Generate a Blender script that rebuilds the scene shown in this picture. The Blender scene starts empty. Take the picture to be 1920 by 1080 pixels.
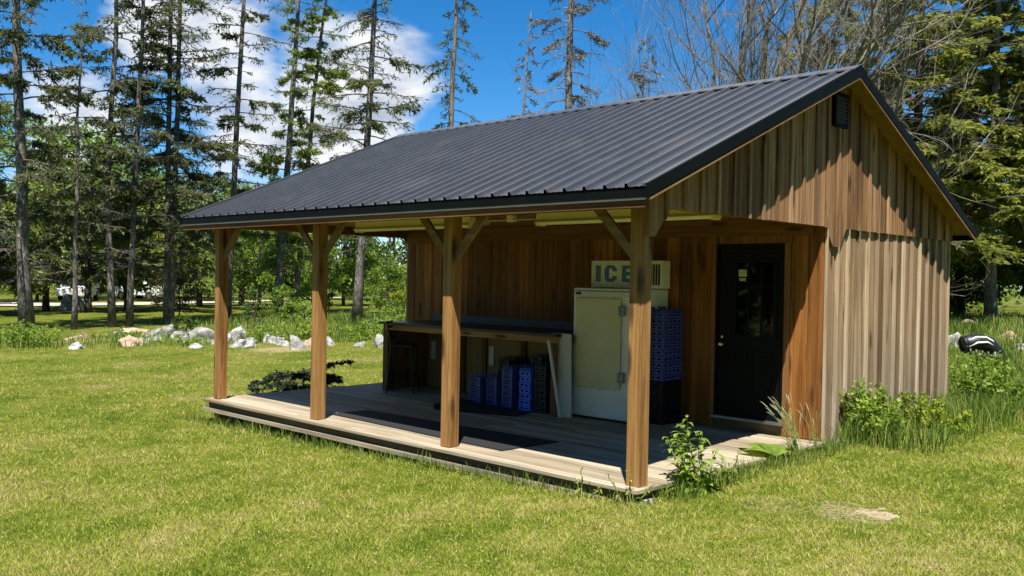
import bpy, bmesh, math, random
import numpy as np
from mathutils import Vector, Matrix, noise as mnoise
S = bpy.context.scene
COL = S.collection
PI = math.pi

# ------------------------------------------------------------------ camera, world, sun, exposure
CAM = Vector((4.7435, -6.5321, 1.8101))
yaw, pit, rol = 0.7689, -0.0106, 0.0177
f0 = Vector((-math.sin(yaw), math.cos(yaw), 0)); r0 = Vector((math.cos(yaw), math.sin(yaw), 0)); u0 = Vector((0, 0, 1))
f2 = f0*math.cos(pit)+u0*math.sin(pit); u2 = u0*math.cos(pit)-f0*math.sin(pit)
r3 = r0*math.cos(rol)+u2*math.sin(rol); u3 = u2*math.cos(rol)-r0*math.sin(rol)
cd = bpy.data.cameras.new('camera'); co = bpy.data.objects.new('camera', cd); COL.objects.link(co)
cd.sensor_width = 36; cd.lens = 36*1722.1/1920; cd.clip_end = 2000; cd.clip_start = 0.05
m = Matrix.Identity(4)
for i in range(3):
    m[i][0] = r3[i]; m[i][1] = u3[i]; m[i][2] = -f2[i]; m[i][3] = CAM[i]
co.matrix_world = m
S.camera = co
RIGHT = Vector((0.719, 0.695, 0))          # horizontal, across the view

SUNDIR = Vector((0.27, -0.31, 0.86)).normalized()
sd = bpy.data.lights.new('sun', 'SUN'); sd.energy = 5.0; sd.angle = math.radians(0.5); sd.color = (1.0, 0.945, 0.86)
so = bpy.data.objects.new('sun', sd); COL.objects.link(so)
so.rotation_euler = (-SUNDIR).to_track_quat('-Z', 'Y').to_euler(); so.location = (8, -8, 20)

S.view_settings.view_transform = 'Standard'; S.view_settings.look = 'None'
S.view_settings.exposure = 1.0; S.view_settings.gamma = 1.0
S.render.engine = 'CYCLES'
S.cycles.use_denoising = True
S.cycles.max_bounces = 8; S.cycles.diffuse_bounces = 4; S.cycles.transparent_max_bounces = 8
S.cycles.caustics_reflective = False; S.cycles.caustics_refractive = False

def nd(nt, t, ins=None, **kw):
    n = nt.nodes.new(t)
    for k, v in kw.items(): setattr(n, k, v)
    for k, v in (ins or {}).items():
        s = n.inputs[k]
        if isinstance(v, bpy.types.NodeSocket): nt.links.new(v, s)
        else: s.default_value = v
    return n
def ramp(nt, fac, stops, interp='LINEAR'):
    n = nt.nodes.new('ShaderNodeValToRGB'); n.color_ramp.interpolation = interp
    el = n.color_ramp.elements
    while len(el) < len(stops): el.new(0.5)
    for e, (p, c) in zip(el, stops):
        e.position = p; e.color = (*c, 1) if len(c) == 3 else c
    nt.links.new(fac, n.inputs[0]); return n.outputs[0]
def mix(nt, fac, a, b, mode='MIX'):
    n = nt.nodes.new('ShaderNodeMix'); n.data_type = 'RGBA'; n.blend_type = mode; n.clamp_factor = True
    for i, v in ((0, fac), (6, a), (7, b)):
        if isinstance(v, bpy.types.NodeSocket): nt.links.new(v, n.inputs[i])
        else: n.inputs[i].default_value = v if i == 0 else ((*v, 1) if len(v) == 3 else v)
    return n.outputs[2]
def math_(nt, op, a, b=0.0, clamp=False):
    n = nt.nodes.new('ShaderNodeMath'); n.operation = op; n.use_clamp = clamp
    for i, v in ((0, a), (1, b)):
        if isinstance(v, bpy.types.NodeSocket): nt.links.new(v, n.inputs[i])
        else: n.inputs[i].default_value = v
    return n.outputs[0]
def mrange(nt, v, a, b, c=0.0, d=1.0):
    return nd(nt, 'ShaderNodeMapRange', {0: v, 1: a, 2: b, 3: c, 4: d}, interpolation_type='SMOOTHSTEP').outputs[0]

W = bpy.data.worlds.new('World'); S.world = W; W.use_nodes = True
nt = W.node_tree; nt.nodes.clear()
sky = nt.nodes.new('ShaderNodeTexSky'); sky.sky_type = 'NISHITA'; sky.sun_disc = False
sky.sun_elevation = math.asin(SUNDIR.z); sky.sun_rotation = math.atan2(SUNDIR.x, SUNDIR.y)
sky.altitude = 300; sky.air_density = 0.8; sky.dust_density = 0.15; sky.ozone_density = 5.0
hs = nd(nt, 'ShaderNodeHueSaturation', {'Hue': 0.498, 'Saturation': 1.33, 'Value': 1.5, 'Color': sky.outputs[0]})
geo = nt.nodes.new('ShaderNodeTexCoord'); dv = geo.outputs['Generated']
# low north-west cumulus bank, plus unseen high clouds added for sheen on the roof
def skydir(px, py):
    d = f2*1722.1+r3*(px-960)+u3*(540-py); return d.normalized()
mp = nd(nt, 'ShaderNodeMapping', {0: dv, 'Scale': (1.0, 1.0, 2.1)})
warp = nd(nt, 'ShaderNodeTexNoise', {'Vector': mp.outputs[0], 'Scale': 11.0, 'Detail': 7.0, 'Roughness': 0.62})
n1 = nd(nt, 'ShaderNodeTexNoise', {'Vector': mp.outputs[0], 'Scale': 6.5, 'Detail': 9.0, 'Roughness': 0.58, 'Distortion': 0.25})
masks = []
for (px, py, a, b) in ((640, 175, 0.03, 0.155), (430, 150, 0.02, 0.12), (290, 60, 0.0, 0.10), (130, 250, 0.0, 0.11), (470, 250, 0.01, 0.10), (450, -650, 0.12, 0.40), (1250, -520, 0.08, 0.29), (-300, -900, 0.1, 0.4)):
    c = skydir(px, py)
    dist = nd(nt, 'ShaderNodeVectorMath', {0: dv, 1: tuple(c)}, operation='DISTANCE').outputs['Value']
    masks.append(mrange(nt, dist, a, b, 1.0, 0.0))
mk = masks[0]
for k in masks[1:]: mk = math_(nt, 'MAXIMUM', mk, k)
dens = math_(nt, 'ADD', math_(nt, 'MULTIPLY', mk, 0.55), math_(nt, 'SUBTRACT', n1.outputs[0], 0.62))
cov = mrange(nt, dens, 0.10, 0.36)
tone = ramp(nt, warp.outputs[0], [(0.36, (0.50, 0.56, 0.66)), (0.50, (0.80, 0.84, 0.90)), (0.62, (1.0, 1.0, 1.0))])
cl = mix(nt, 1.0, tone, (9.6, 9.7, 9.9), 'MULTIPLY')
skc = mix(nt, cov, hs.outputs[0], cl)
bg = nd(nt, 'ShaderNodeBackground', {'Color': skc, 'Strength': 0.052})
nt.links.new(bg.outputs[0], nd(nt, 'ShaderNodeOutputWorld').inputs[0])

# ------------------------------------------------------------------ materials
def newmat(name):
    mt = bpy.data.materials.new(name); mt.use_nodes = True; n = mt.node_tree; n.nodes.clear()
    return mt, n
def finish(n, sh): n.links.new(sh, nd(n, 'ShaderNodeOutputMaterial').inputs[0])
def bsdf(n, color, rough=0.6, metal=0.0, bump=None, spec=0.4):
    b = nd(n, 'ShaderNodeBsdfPrincipled', {'Roughness': rough, 'Metallic': metal, 'Specular IOR Level': spec})
    if isinstance(color, bpy.types.NodeSocket): n.links.new(color, b.inputs['Base Color'])
    else: b.inputs['Base Color'].default_value = (*color, 1)
    if bump is not None: n.links.new(bump, b.inputs['Normal'])
    return b.outputs[0]
def pos(n): return nd(n, 'ShaderNodeNewGeometry').outputs['Position']
def island(n): return nd(n, 'ShaderNodeNewGeometry').outputs['Random Per Island']
def objc(n): return nd(n, 'ShaderNodeTexCoord').outputs['Object']

def plain(name, col, rough=0.5, metal=0.0, var=0.12, scale=14, spec=0.4, dirt=None, bumpd=0.0):
    mt, n = newmat(name); p = objc(n)
    no = nd(n, 'ShaderNodeTexNoise', {'Vector': p, 'Scale': scale, 'Detail': 6.0, 'Roughness': 0.65}).outputs[0]
    lo = tuple(c*(1-var*1.6) for c in col); hi = tuple(min(1, c*(1+var)) for c in col)
    c = ramp(n, no, [(0.3, lo), (0.7, hi)])
    if dirt:
        n2 = nd(n, 'ShaderNodeTexNoise', {'Vector': p, 'Scale': scale*0.35, 'Detail': 8.0, 'Roughness': 0.7}).outputs[0]
        c = mix(n, mrange(n, n2, 0.5, 0.72, 0, 0.55), c, dirt)
    bp = None
    if bumpd: bp = nd(n, 'ShaderNodeBump', {'Height': no, 'Strength': 0.5, 'Distance': bumpd}).outputs[0]
    finish(n, bsdf(n, c, rough, metal, bp, spec)); return mt

def wood(name, cols, axis='z', grain=1.0, rough=0.75, var=0.5, grey=None, greyamt=0.0, greyz=None, knots=True, knotcol=(0.06, 0.024, 0.009), streak=0.0, ksize=1.0):
    """cols: dark, mid, light along the grain; grey: weathered colour; greyz=(z0,z1): weathering greyer towards z0"""
    mt, n = newmat(name); p = objc(n); isl = island(n)
    off = nd(n, 'ShaderNodeCombineXYZ', {0: math_(n, 'MULTIPLY', isl, 37.0), 1: math_(n, 'MULTIPLY', isl, 91.0), 2: math_(n, 'MULTIPLY', isl, 13.0)}).outputs[0]
    pv = nd(n, 'ShaderNodeVectorMath', {0: p, 1: off}, operation='ADD').outputs[0]
    sc = {'x': (1.1, 26, 26), 'y': (26, 1.1, 26), 'z': (26, 26, 1.1)}[axis]
    mp = nd(n, 'ShaderNodeMapping', {0: pv, 'Scale': tuple(s*grain for s in sc)}).outputs[0]
    g1 = nd(n, 'ShaderNodeTexNoise', {'Vector': mp, 'Scale': 1.0, 'Detail': 7.0, 'Roughness': 0.62, 'Distortion': 0.6}).outputs[0]
    sc2 = tuple(s*0.22 for s in sc)
    mp2 = nd(n, 'ShaderNodeMapping', {0: pv, 'Scale': sc2}).outputs[0]
    g2 = nd(n, 'ShaderNodeTexNoise', {'Vector': mp2, 'Scale': 1.0, 'Detail': 4.0, 'Roughness': 0.6}).outputs[0]
    gg = math_(n, 'ADD', math_(n, 'MULTIPLY', g1, 0.6), math_(n, 'MULTIPLY', g2, 0.4))
    c = ramp(n, gg, [(0.34, cols[0]), (0.5, cols[1]), (0.66, cols[2])])
    if grey is not None:
        gm = nd(n, 'ShaderNodeMapping', {0: pv, 'Scale': tuple(s*0.12 for s in sc)}).outputs[0]
        gn = nd(n, 'ShaderNodeTexNoise', {'Vector': gm, 'Scale': 1.0, 'Detail': 5.0, 'Roughness': 0.65}).outputs[0]
        fac = math_(n, 'ADD', math_(n, 'ADD', math_(n, 'MULTIPLY', gn, 0.9), math_(n, 'MULTIPLY', isl, 0.55)), greyamt-0.7)
        if greyz:
            z = nd(n, 'ShaderNodeSeparateXYZ', {0: p}).outputs[2]
            fac = math_(n, 'ADD', fac, mrange(n, z, greyz[0], greyz[1], 0.5, 0.0))
        gcol = ramp(n, g1, [(0.3, tuple(v*0.5 for v in grey)), (0.55, grey), (0.75, tuple(min(1, v*1.25) for v in grey))])
        c = mix(n, math_(n, 'MULTIPLY', fac, 1.0, True), c, gcol)
    # each board has a tone of its own
    ton = mrange(n, isl, 0.0, 1.0, 1.0-var*0.55, 1.0+var*0.35)
    tc = nd(n, 'ShaderNodeCombineXYZ', {0: ton, 1: ton, 2: ton}).outputs[0]
    c = mix(n, 1.0, c, tc, 'MULTIPLY')
    if streak:
        ss = {'x': (0.35, 7, 7), 'y': (7, 0.35, 7), 'z': (7, 7, 0.35)}[axis]
        sp = nd(n, 'ShaderNodeMapping', {0: pv, 'Scale': ss, 'Location': (5, 9, 2)}).outputs[0]
        sn = nd(n, 'ShaderNodeTexNoise', {'Vector': sp, 'Scale': 1.0, 'Detail': 6.0, 'Roughness': 0.7, 'Distortion': 0.3}).outputs[0]
        c = mix(n, mrange(n, sn, 0.50, 0.68, 0.0, streak), c, tuple(v*0.30 for v in cols[1]))
    if knots:
        ks = {'x': (2.2, 9, 9), 'y': (9, 2.2, 9), 'z': (9, 9, 2.2)}[axis]
        kp = nd(n, 'ShaderNodeMapping', {0: pv, 'Scale': ks}).outputs[0]
        kv = nd(n, 'ShaderNodeTexVoronoi', {'Vector': kp, 'Scale': 0.62, 'Randomness': 1.0}).outputs['Distance']
        c = mix(n, mrange(n, kv, 0.07*ksize, 0.24*ksize, 0.9, 0.0), c, knotcol)
    bp = nd(n, 'ShaderNodeBump', {'Height': g1, 'Strength': 0.45, 'Distance': 0.004}).outputs[0]
    finish(n, bsdf(n, c, rough, 0, bp, 0.25)); return mt

def leafmat(name, dark, mid, light, trans=0.35, scale=0.9, rough=0.55, spread=1.0):
    mt, n = newmat(name); isl = island(n); p = pos(n)
    no = nd(n, 'ShaderNodeTexNoise', {'Vector': p, 'Scale': scale, 'Detail': 3.0, 'Roughness': 0.6}).outputs[0]
    v = math_(n, 'ADD', math_(n, 'MULTIPLY', no, 0.75*spread), math_(n, 'MULTIPLY', isl, 0.34))
    c = ramp(n, v, [(0.32, dark), (0.52, mid), (0.74, light)])
    d = bsdf(n, c, rough, 0, None, 0.3)
    t = nd(n, 'ShaderNodeBsdfTranslucent', {'Color': mix(n, 0.35, c, (light[0]*1.3, light[1]*1.25, light[2]*0.6))}).outputs[0]
    finish(n, nd(n, 'ShaderNodeMixShader', {0: trans, 1: d, 2: t}).outputs[0]); return mt

def barkmat(name, c0, c1, c2, lichen=None):
    mt, n = newmat(name); p = objc(n)
    mp = nd(n, 'ShaderNodeMapping', {0: p, 'Scale': (16, 16, 4.5)}).outputs[0]
    no = nd(n, 'ShaderNodeTexNoise', {'Vector': mp, 'Scale': 1.0, 'Detail': 7.0, 'Roughness': 0.7}).outputs[0]
    c = ramp(n, no, [(0.33, c0), (0.5, c1), (0.68, c2)])
    if lichen:
        n2 = nd(n, 'ShaderNodeTexNoise', {'Vector': p, 'Scale': 3.2, 'Detail': 6.0, 'Roughness': 0.75}).outputs[0]
        c = mix(n, mrange(n, n2, 0.5, 0.62, 0, 0.8), c, lichen)
    bp = nd(n, 'ShaderNodeBump', {'Height': no, 'Strength': 0.9, 'Distance': 0.03}).outputs[0]
    finish(n, bsdf(n, c, 0.9, 0, bp, 0.15)); return mt

M = {}
M['post'] = wood('post_wood', ((0.14, 0.060, 0.015), (0.35, 0.180, 0.058), (0.47, 0.275, 0.105)), 'z', 1.2, var=0.25, streak=0.75, ksize=1.25, grey=(0.27, 0.20, 0.125), greyamt=-0.15, greyz=(-0.1, 0.4))
M['beam'] = wood('beam_wood', ((0.09, 0.04, 0.014), (0.19, 0.086, 0.030), (0.26, 0.13, 0.05)), 'x', 0.7, var=0.25)
M['brace'] = wood('brace_wood', ((0.13, 0.08, 0.04), (0.24, 0.15, 0.08), (0.34, 0.23, 0.13)), 'x', 0.6, var=0.35, knots=False)
M['porch'] = wood('porch_wall_wood', ((0.095, 0.033, 0.007), (0.265, 0.106, 0.024), (0.41, 0.178, 0.043)), 'z', 0.8, var=0.8, streak=0.35, ksize=1.2)
M['gable'] = wood('gable_wood', ((0.10, 0.040, 0.013), (0.35, 0.182, 0.075), (0.54, 0.335, 0.165)), 'z', 0.9, var=0.9, streak=0.85, grey=(0.215, 0.162, 0.112), greyamt=0.16)
M['lower'] = wood('lower_wall_wood', ((0.12, 0.06, 0.024), (0.34, 0.205, 0.10), (0.52, 0.36, 0.20)), 'z', 0.9, var=0.9, streak=0.75, grey=(0.21, 0.175, 0.13), greyamt=0.20, greyz=(0.0, 2.1))
M['lowerbat'] = wood('lower_batten_wood', ((0.26, 0.17, 0.09), (0.47, 0.35, 0.22), (0.60, 0.47, 0.32)), 'z', 0.9, var=0.6, grey=(0.42, 0.37, 0.29), greyamt=0.1, greyz=(0.0, 1.5))
M['soffit'] = wood('soffit_wood', ((0.16, 0.085, 0.03), (0.26, 0.15, 0.06), (0.34, 0.21, 0.09)), 'y', 0.5, var=0.2, knots=False)
M['ceiling'] = wood('ceiling_wood', ((0.14, 0.07, 0.024), (0.25, 0.125, 0.044), (0.33, 0.175, 0.07)), 'x', 0.5, var=0.2)
M['deck'] = wood('deck_wood', ((0.16, 0.122, 0.080), (0.34, 0.28, 0.19), (0.45, 0.38, 0.27)), 'x', 0.9, var=0.5, streak=0.45, knots=False, grey=(0.36, 0.335, 0.29), greyamt=0.1)
M['deckdark'] = wood('deck_rim_wood', ((0.06, 0.045, 0.03), (0.12, 0.09, 0.06), (0.18, 0.14, 0.10)), 'x', 0.8, var=0.2, knots=False)
M['counter'] = wood('counter_wood', ((0.22, 0.12, 0.045), (0.38, 0.215, 0.09), (0.48, 0.29, 0.13)), 'x', 0.7, var=0.3)
M['stud'] = wood('stud_wood', ((0.10, 0.048, 0.018), (0.165, 0.08, 0.03), (0.21, 0.11, 0.045)), 'z', 0.7, var=0.3)
M['ply'] = wood('plywood', ((0.21, 0.145, 0.062), (0.28, 0.20, 0.09), (0.33, 0.24, 0.115)), 'z', 0.35, var=0.15, knots=False)
M['casing'] = wood('casing_wood', ((0.12, 0.055, 0.018), (0.22, 0.10, 0.034), (0.29, 0.145, 0.055)), 'z', 0.7, var=0.2)
M['roof'] = plain('roof_metal', (0.046, 0.049, 0.056), 0.28, 0.0, 0.10, 3.0, 0.6, dirt=(0.085, 0.082, 0.078))
M['trim'] = plain('roof_trim_metal', (0.005, 0.0065, 0.006), 0.6, 0.0, 0.12, 4.0, 0.08)
M['louvre'] = plain('vent_louvre', (0.05, 0.052, 0.05), 0.5)
M['drip'] = plain('drip_edge_metal', (0.11, 0.11, 0.10), 0.5, 0.2, 0.1, 4.0)
M['counter_top'] = plain('counter_top_black', (0.020, 0.021, 0.023), 0.4, 0, 0.25, 7)
M['door'] = plain('door_paint', (0.0035, 0.0042, 0.0045), 0.5, 0, 0.1, 9, 0.16)
M['doorframe'] = plain('door_frame_paint', (0.004, 0.0045, 0.0045), 0.5, 0, 0.1, 9, 0.15)
M['alu'] = plain('aluminium', (0.42, 0.42, 0.41), 0.35, 0.9, 0.12, 20)
M['chrome'] = plain('chrome', (0.75, 0.74, 0.72), 0.2, 1.0, 0.05, 20)
M['white'] = plain('freezer_white', (0.80, 0.84, 0.86), 0.35, 0, 0.05, 5, 0.5, dirt=(0.46, 0.48, 0.44))
M['cream'] = plain('freezer_door_cream', (0.66, 0.635, 0.40), 0.5, 0, 0.06, 4, 0.4, dirt=(0.58, 0.54, 0.32))
M['creamtrim'] = plain('freezer_trim', (0.66, 0.68, 0.54), 0.45, 0, 0.06, 4)
M['darkgap'] = plain('dark_seal', (0.02, 0.02, 0.02), 0.7)
M['steel'] = plain('hinge_steel', (0.24, 0.25, 0.24), 0.4, 0.7, 0.1, 30)
M['signface'] = plain('sign_face', (0.68, 0.68, 0.46), 0.4, 0, 0.05, 6, 0.4)
M['blueink'] = plain('sign_blue', (0.05, 0.15, 0.33), 0.5, 0, 0.15, 8)
M['navy'] = plain('crate_navy', (0.065, 0.09, 0.34), 0.45, 0, 0.2, 9)
M['blue'] = plain('crate_blue', (0.05, 0.16, 0.92), 0.4, 0, 0.15, 9)
M['blackcrate'] = plain('crate_black', (0.010, 0.010, 0.011), 0.5, 0, 0.2, 9)
M['mat'] = plain('rubber_mat', (0.020, 0.021, 0.023), 0.85, 0, 0.3, 60, 0.3, bumpd=0.004)
M['stool'] = plain('stool_metal', (0.012, 0.011, 0.011), 0.4, 0.4, 0.1, 12)
M['seat'] = plain('stool_seat', (0.03, 0.018, 0.012), 0.5, 0, 0.2, 12)
M['fixture'] = plain('fixture_enamel', (0.84, 0.76, 0.52), 0.4, 0, 0.05, 3)
M['tube'] = plain('light_tube_glass', (0.85, 0.82, 0.62), 0.3, 0, 0.03, 3)
M['pipe'] = plain('grey_conduit', (0.42, 0.41, 0.38), 0.5, 0.2, 0.1, 10)
M['whitepaint'] = plain('white_board_paint', (0.62, 0.65, 0.63), 0.5, 0, 0.06, 5, dirt=(0.5, 0.5, 0.46))
M['notice'] = plain('notice_paper', (0.58, 0.56, 0.30), 0.6)
M['pinkbag'] = plain('pink_plastic', (0.50, 0.27, 0.30), 0.3, 0, 0.5, 16, 0.6)
M['plastic'] = plain('clear_wrap', (0.42, 0.38, 0.41), 0.2, 0, 0.5, 20, 0.7)
M['bagblack'] = plain('bag_black', (0.012, 0.012, 0.013), 0.45, 0, 0.2, 14, 0.5)
M['bagwhite'] = plain('bag_white', (0.66, 0.66, 0.64), 0.45, 0, 0.06, 14)
M['carwhite'] = plain('car_paint_white', (0.78, 0.78, 0.79), 0.3, 0, 0.03, 3, 0.6)
M['carglass'] = plain('car_glass', (0.015, 0.018, 0.02), 0.1, 0, 0.05, 3, 0.8)
M['tyre'] = plain('tyre_rubber', (0.015, 0.015, 0.016), 0.8)
def rockmat(name, c0, c1, c2):
    mt, n = newmat(name); p = objc(n)
    a = nd(n, 'ShaderNodeTexNoise', {'Vector': p, 'Scale': 5.0, 'Detail': 9.0, 'Roughness': 0.7}).outputs[0]
    b = nd(n, 'ShaderNodeTexVoronoi', {'Vector': p, 'Scale': 7.0}).outputs['Distance']
    c = ramp(n, a, [(0.34, c0), (0.5, c1), (0.66, c2)])
    c = mix(n, mrange(n, b, 0.0, 0.12, 0.5, 0.0), c, tuple(v*0.5 for v in c0))
    bp = nd(n, 'ShaderNodeBump', {'Height': a, 'Strength': 0.8, 'Distance': 0.05}).outputs[0]
    finish(n, bsdf(n, c, 0.9, 0, bp, 0.2)); return mt
M['rockwhite'] = rockmat('pale_rock', (0.11, 0.105, 0.10), (0.34, 0.335, 0.32), (0.56, 0.55, 0.52))
M['rockgrey'] = rockmat('grey_rock', (0.09, 0.09, 0.088), (0.25, 0.245, 0.23), (0.43, 0.42, 0.38))
M['rocktan'] = rockmat('tan_rock', (0.24, 0.17, 0.11), (0.42, 0.31, 0.21), (0.52, 0.42, 0.31))
M['rockbrown'] = rockmat('brown_rock', (0.10, 0.06, 0.04), (0.22, 0.14, 0.10), (0.32, 0.22, 0.16))
M['glass'] = None
mt, n = newmat('window_glass')
gl = nd(n, 'ShaderNodeBsdfGlossy', {'Color': (0.8, 0.85, 0.85, 1), 'Roughness': 0.03}).outputs[0]
tr = nd(n, 'ShaderNodeBsdfTransparent', {'Color': (0.75, 0.78, 0.76, 1)}).outputs[0]
lw = nd(n, 'ShaderNodeLayerWeight', {'Blend': 0.3}).outputs['Fresnel']
finish(n, nd(n, 'ShaderNodeMixShader', {0: lw, 1: tr, 2: gl}).outputs[0]); M['glass'] = mt

M['bark'] = barkmat('spruce_bark', (0.05, 0.04, 0.035), (0.13, 0.11, 0.095), (0.27, 0.245, 0.22), (0.30, 0.29, 0.26))
M['barkdark'] = barkmat('dark_bark', (0.025, 0.02, 0.017), (0.06, 0.05, 0.042), (0.13, 0.115, 0.10))
M['barkgrey'] = barkmat('grey_bark', (0.07, 0.06, 0.045), (0.17, 0.15, 0.115), (0.29, 0.265, 0.215), (0.26, 0.25, 0.22))
M['twig'] = barkmat('twig_bark', (0.05, 0.042, 0.036), (0.11, 0.095, 0.08), (0.20, 0.18, 0.155))
M['twigdead'] = barkmat('dead_twig_bark', (0.10, 0.085, 0.07), (0.19, 0.17, 0.145), (0.32, 0.29, 0.25))
M['needle'] = leafmat('spruce_needles', (0.024, 0.038, 0.018), (0.080, 0.108, 0.042), (0.19, 0.215, 0.07), 0.35, 0.7)
M['needlelight'] = leafmat('light_needles', (0.06, 0.10, 0.02), (0.17, 0.24, 0.045), (0.32, 0.38, 0.085), 0.45, 0.6)
M['hemlock'] = leafmat('hemlock_needles', (0.07, 0.098, 0.020), (0.215, 0.25, 0.045), (0.38, 0.40, 0.085), 0.5, 0.55)
M['deadneedle'] = leafmat('dead_needles', (0.06, 0.05, 0.038), (0.13, 0.115, 0.085), (0.22, 0.20, 0.15), 0.2, 0.8)
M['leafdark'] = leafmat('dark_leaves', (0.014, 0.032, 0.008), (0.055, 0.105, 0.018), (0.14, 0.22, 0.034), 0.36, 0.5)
M['leafmid'] = leafmat('green_leaves', (0.03, 0.065, 0.010), (0.115, 0.195, 0.026), (0.26, 0.36, 0.052), 0.46, 0.55)
M['leafbright'] = leafmat('bright_leaves', (0.05, 0.105, 0.014), (0.15, 0.25, 0.03), (0.30, 0.41, 0.06), 0.45, 0.6)
M['leafyellow'] = leafmat('yellow_green_leaves', (0.09, 0.14, 0.012), (0.22, 0.29, 0.02), (0.36, 0.40, 0.04), 0.4, 0.8)
M['leafred'] = leafmat('bronze_leaves', (0.04, 0.026, 0.012), (0.10, 0.07, 0.03), (0.17, 0.13, 0.05), 0.25, 0.8)
M['leafpine'] = leafmat('dark_bough_needles', (0.008, 0.016, 0.009), (0.018, 0.034, 0.018), (0.045, 0.07, 0.03), 0.15, 3.0)
M['weed'] = leafmat('weed_leaves', (0.08, 0.145, 0.022), (0.20, 0.31, 0.042), (0.36, 0.46, 0.08), 0.5, 5.0)
M['weedyellow'] = leafmat('weed_leaves_yellow', (0.11, 0.17, 0.02), (0.24, 0.33, 0.035), (0.40, 0.46, 0.07), 0.4, 4.0)
M['weedstem'] = plain('weed_stem', (0.16, 0.22, 0.06), 0.6)
M['seedhead'] = plain('grass_seed_head', (0.26, 0.27, 0.15), 0.8)
M['blade'] = plain('grass_stem', (0.17, 0.24, 0.06), 0.6)

def grasscolor(n, p, isl):
    a = nd(n, 'ShaderNodeTexNoise', {'Vector': p, 'Scale': 0.62, 'Detail': 7.0, 'Roughness': 0.68}).outputs[0]
    b = nd(n, 'ShaderNodeTexNoise', {'Vector': p, 'Scale': 3.3, 'Detail': 4.0, 'Roughness': 0.65}).outputs[0]
    v = math_(n, 'ADD', math_(n, 'MULTIPLY', a, 0.85), math_(n, 'SUBTRACT', math_(n, 'MULTIPLY', b, 0.55), 0.125))
    if isl is not None: v = math_(n, 'ADD', v, math_(n, 'MULTIPLY', math_(n, 'SUBTRACT', isl, 0.5), 0.50))
    return v
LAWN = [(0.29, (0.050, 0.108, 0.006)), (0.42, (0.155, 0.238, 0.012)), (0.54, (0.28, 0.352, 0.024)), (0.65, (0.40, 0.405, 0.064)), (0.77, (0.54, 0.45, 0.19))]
def grassmat(name, stops, trans=0.3):
    mt, n = newmat(name); p = pos(n); isl = island(n)
    c = ramp(n, grasscolor(n, p, isl), stops)
    d = bsdf(n, c, 0.6, 0, None, 0.25)
    t = nd(n, 'ShaderNodeBsdfTranslucent', {'Color': c}).outputs[0]
    finish(n, nd(n, 'ShaderNodeMixShader', {0: trans, 1: d, 2: t}).outputs[0]); return mt
M['lawnblade'] = grassmat('lawn_blades', LAWN)
M['tallblade'] = grassmat('tall_grass_blades', [(0.36, (0.05, 0.105, 0.012)), (0.52, (0.115, 0.20, 0.022)), (0.66, (0.20, 0.29, 0.04)), (0.84, (0.36, 0.37, 0.12))], 0.4)
BARE = [(1.63, 0.78, 0.34, 0.55), (1.05, 0.55, 0.30, 0.40)]
mt, n = newmat('ground_soil_grass'); p = pos(n)
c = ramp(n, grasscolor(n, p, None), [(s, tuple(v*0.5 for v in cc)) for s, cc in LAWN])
f = nd(n, 'ShaderNodeTexNoise', {'Vector': p, 'Scale': 38.0, 'Detail': 4.0, 'Roughness': 0.7}).outputs[0]
c = mix(n, mrange(n, f, 0.40, 0.60, 0.8, 0.0), c, (0.025, 0.034, 0.008))
wob = nd(n, 'ShaderNodeTexNoise', {'Vector': p, 'Scale': 5.0, 'Detail': 9.0, 'Roughness': 0.75}).outputs['Color']
pw = nd(n, 'ShaderNodeVectorMath', {0: p, 1: nd(n, 'ShaderNodeVectorMath', {0: wob, 1: (0.5, 0.5, 0.5)}, operation='SUBTRACT').outputs[0]}, operation='ADD').outputs[0]
for k, (bx, by, br, amt) in enumerate([(1.72, 0.84, 0.24, 1.0), (1.55, 0.74, 0.44, 0.6), (1.0, 0.55, 0.36, 0.35)]):
    q = nd(n, 'ShaderNodeVectorMath', {0: pw, 1: (bx, by, -0.04)}, operation='DISTANCE').outputs['Value']
    c = mix(n, mrange(n, q, br*0.45, br, amt, 0), c, ramp(n, f, [(0.35, (0.25, 0.19, 0.12)), (0.5, (0.55, 0.45, 0.33))]) if k == 0 else ramp(n, f, [(0.35, (0.08, 0.07, 0.03)), (0.55, (0.32, 0.26, 0.14))]))
for (bx, by, br) in ((-24.8, 4.6, 1.3), (-17.6, 7.4, 1.2), (-26.5, 7.0, 1.2)):
    q = nd(n, 'ShaderNodeVectorMath', {0: pw, 1: (bx, by, -0.3)}, operation='DISTANCE').outputs['Value']
    c = mix(n, mrange(n, q, br*0.4, br, 0.7, 0), c, (0.36, 0.27, 0.15))
bp = nd(n, 'ShaderNodeBump', {'Height': f, 'Strength': 0.8, 'Distance': 0.03}).outputs[0]
finish(n, bsdf(n, c, 0.9, 0, bp, 0.1)); M['ground'] = mt
M['road'] = plain('gravel_road', (0.42, 0.38, 0.31), 0.9, 0, 0.12, 2.0)

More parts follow.
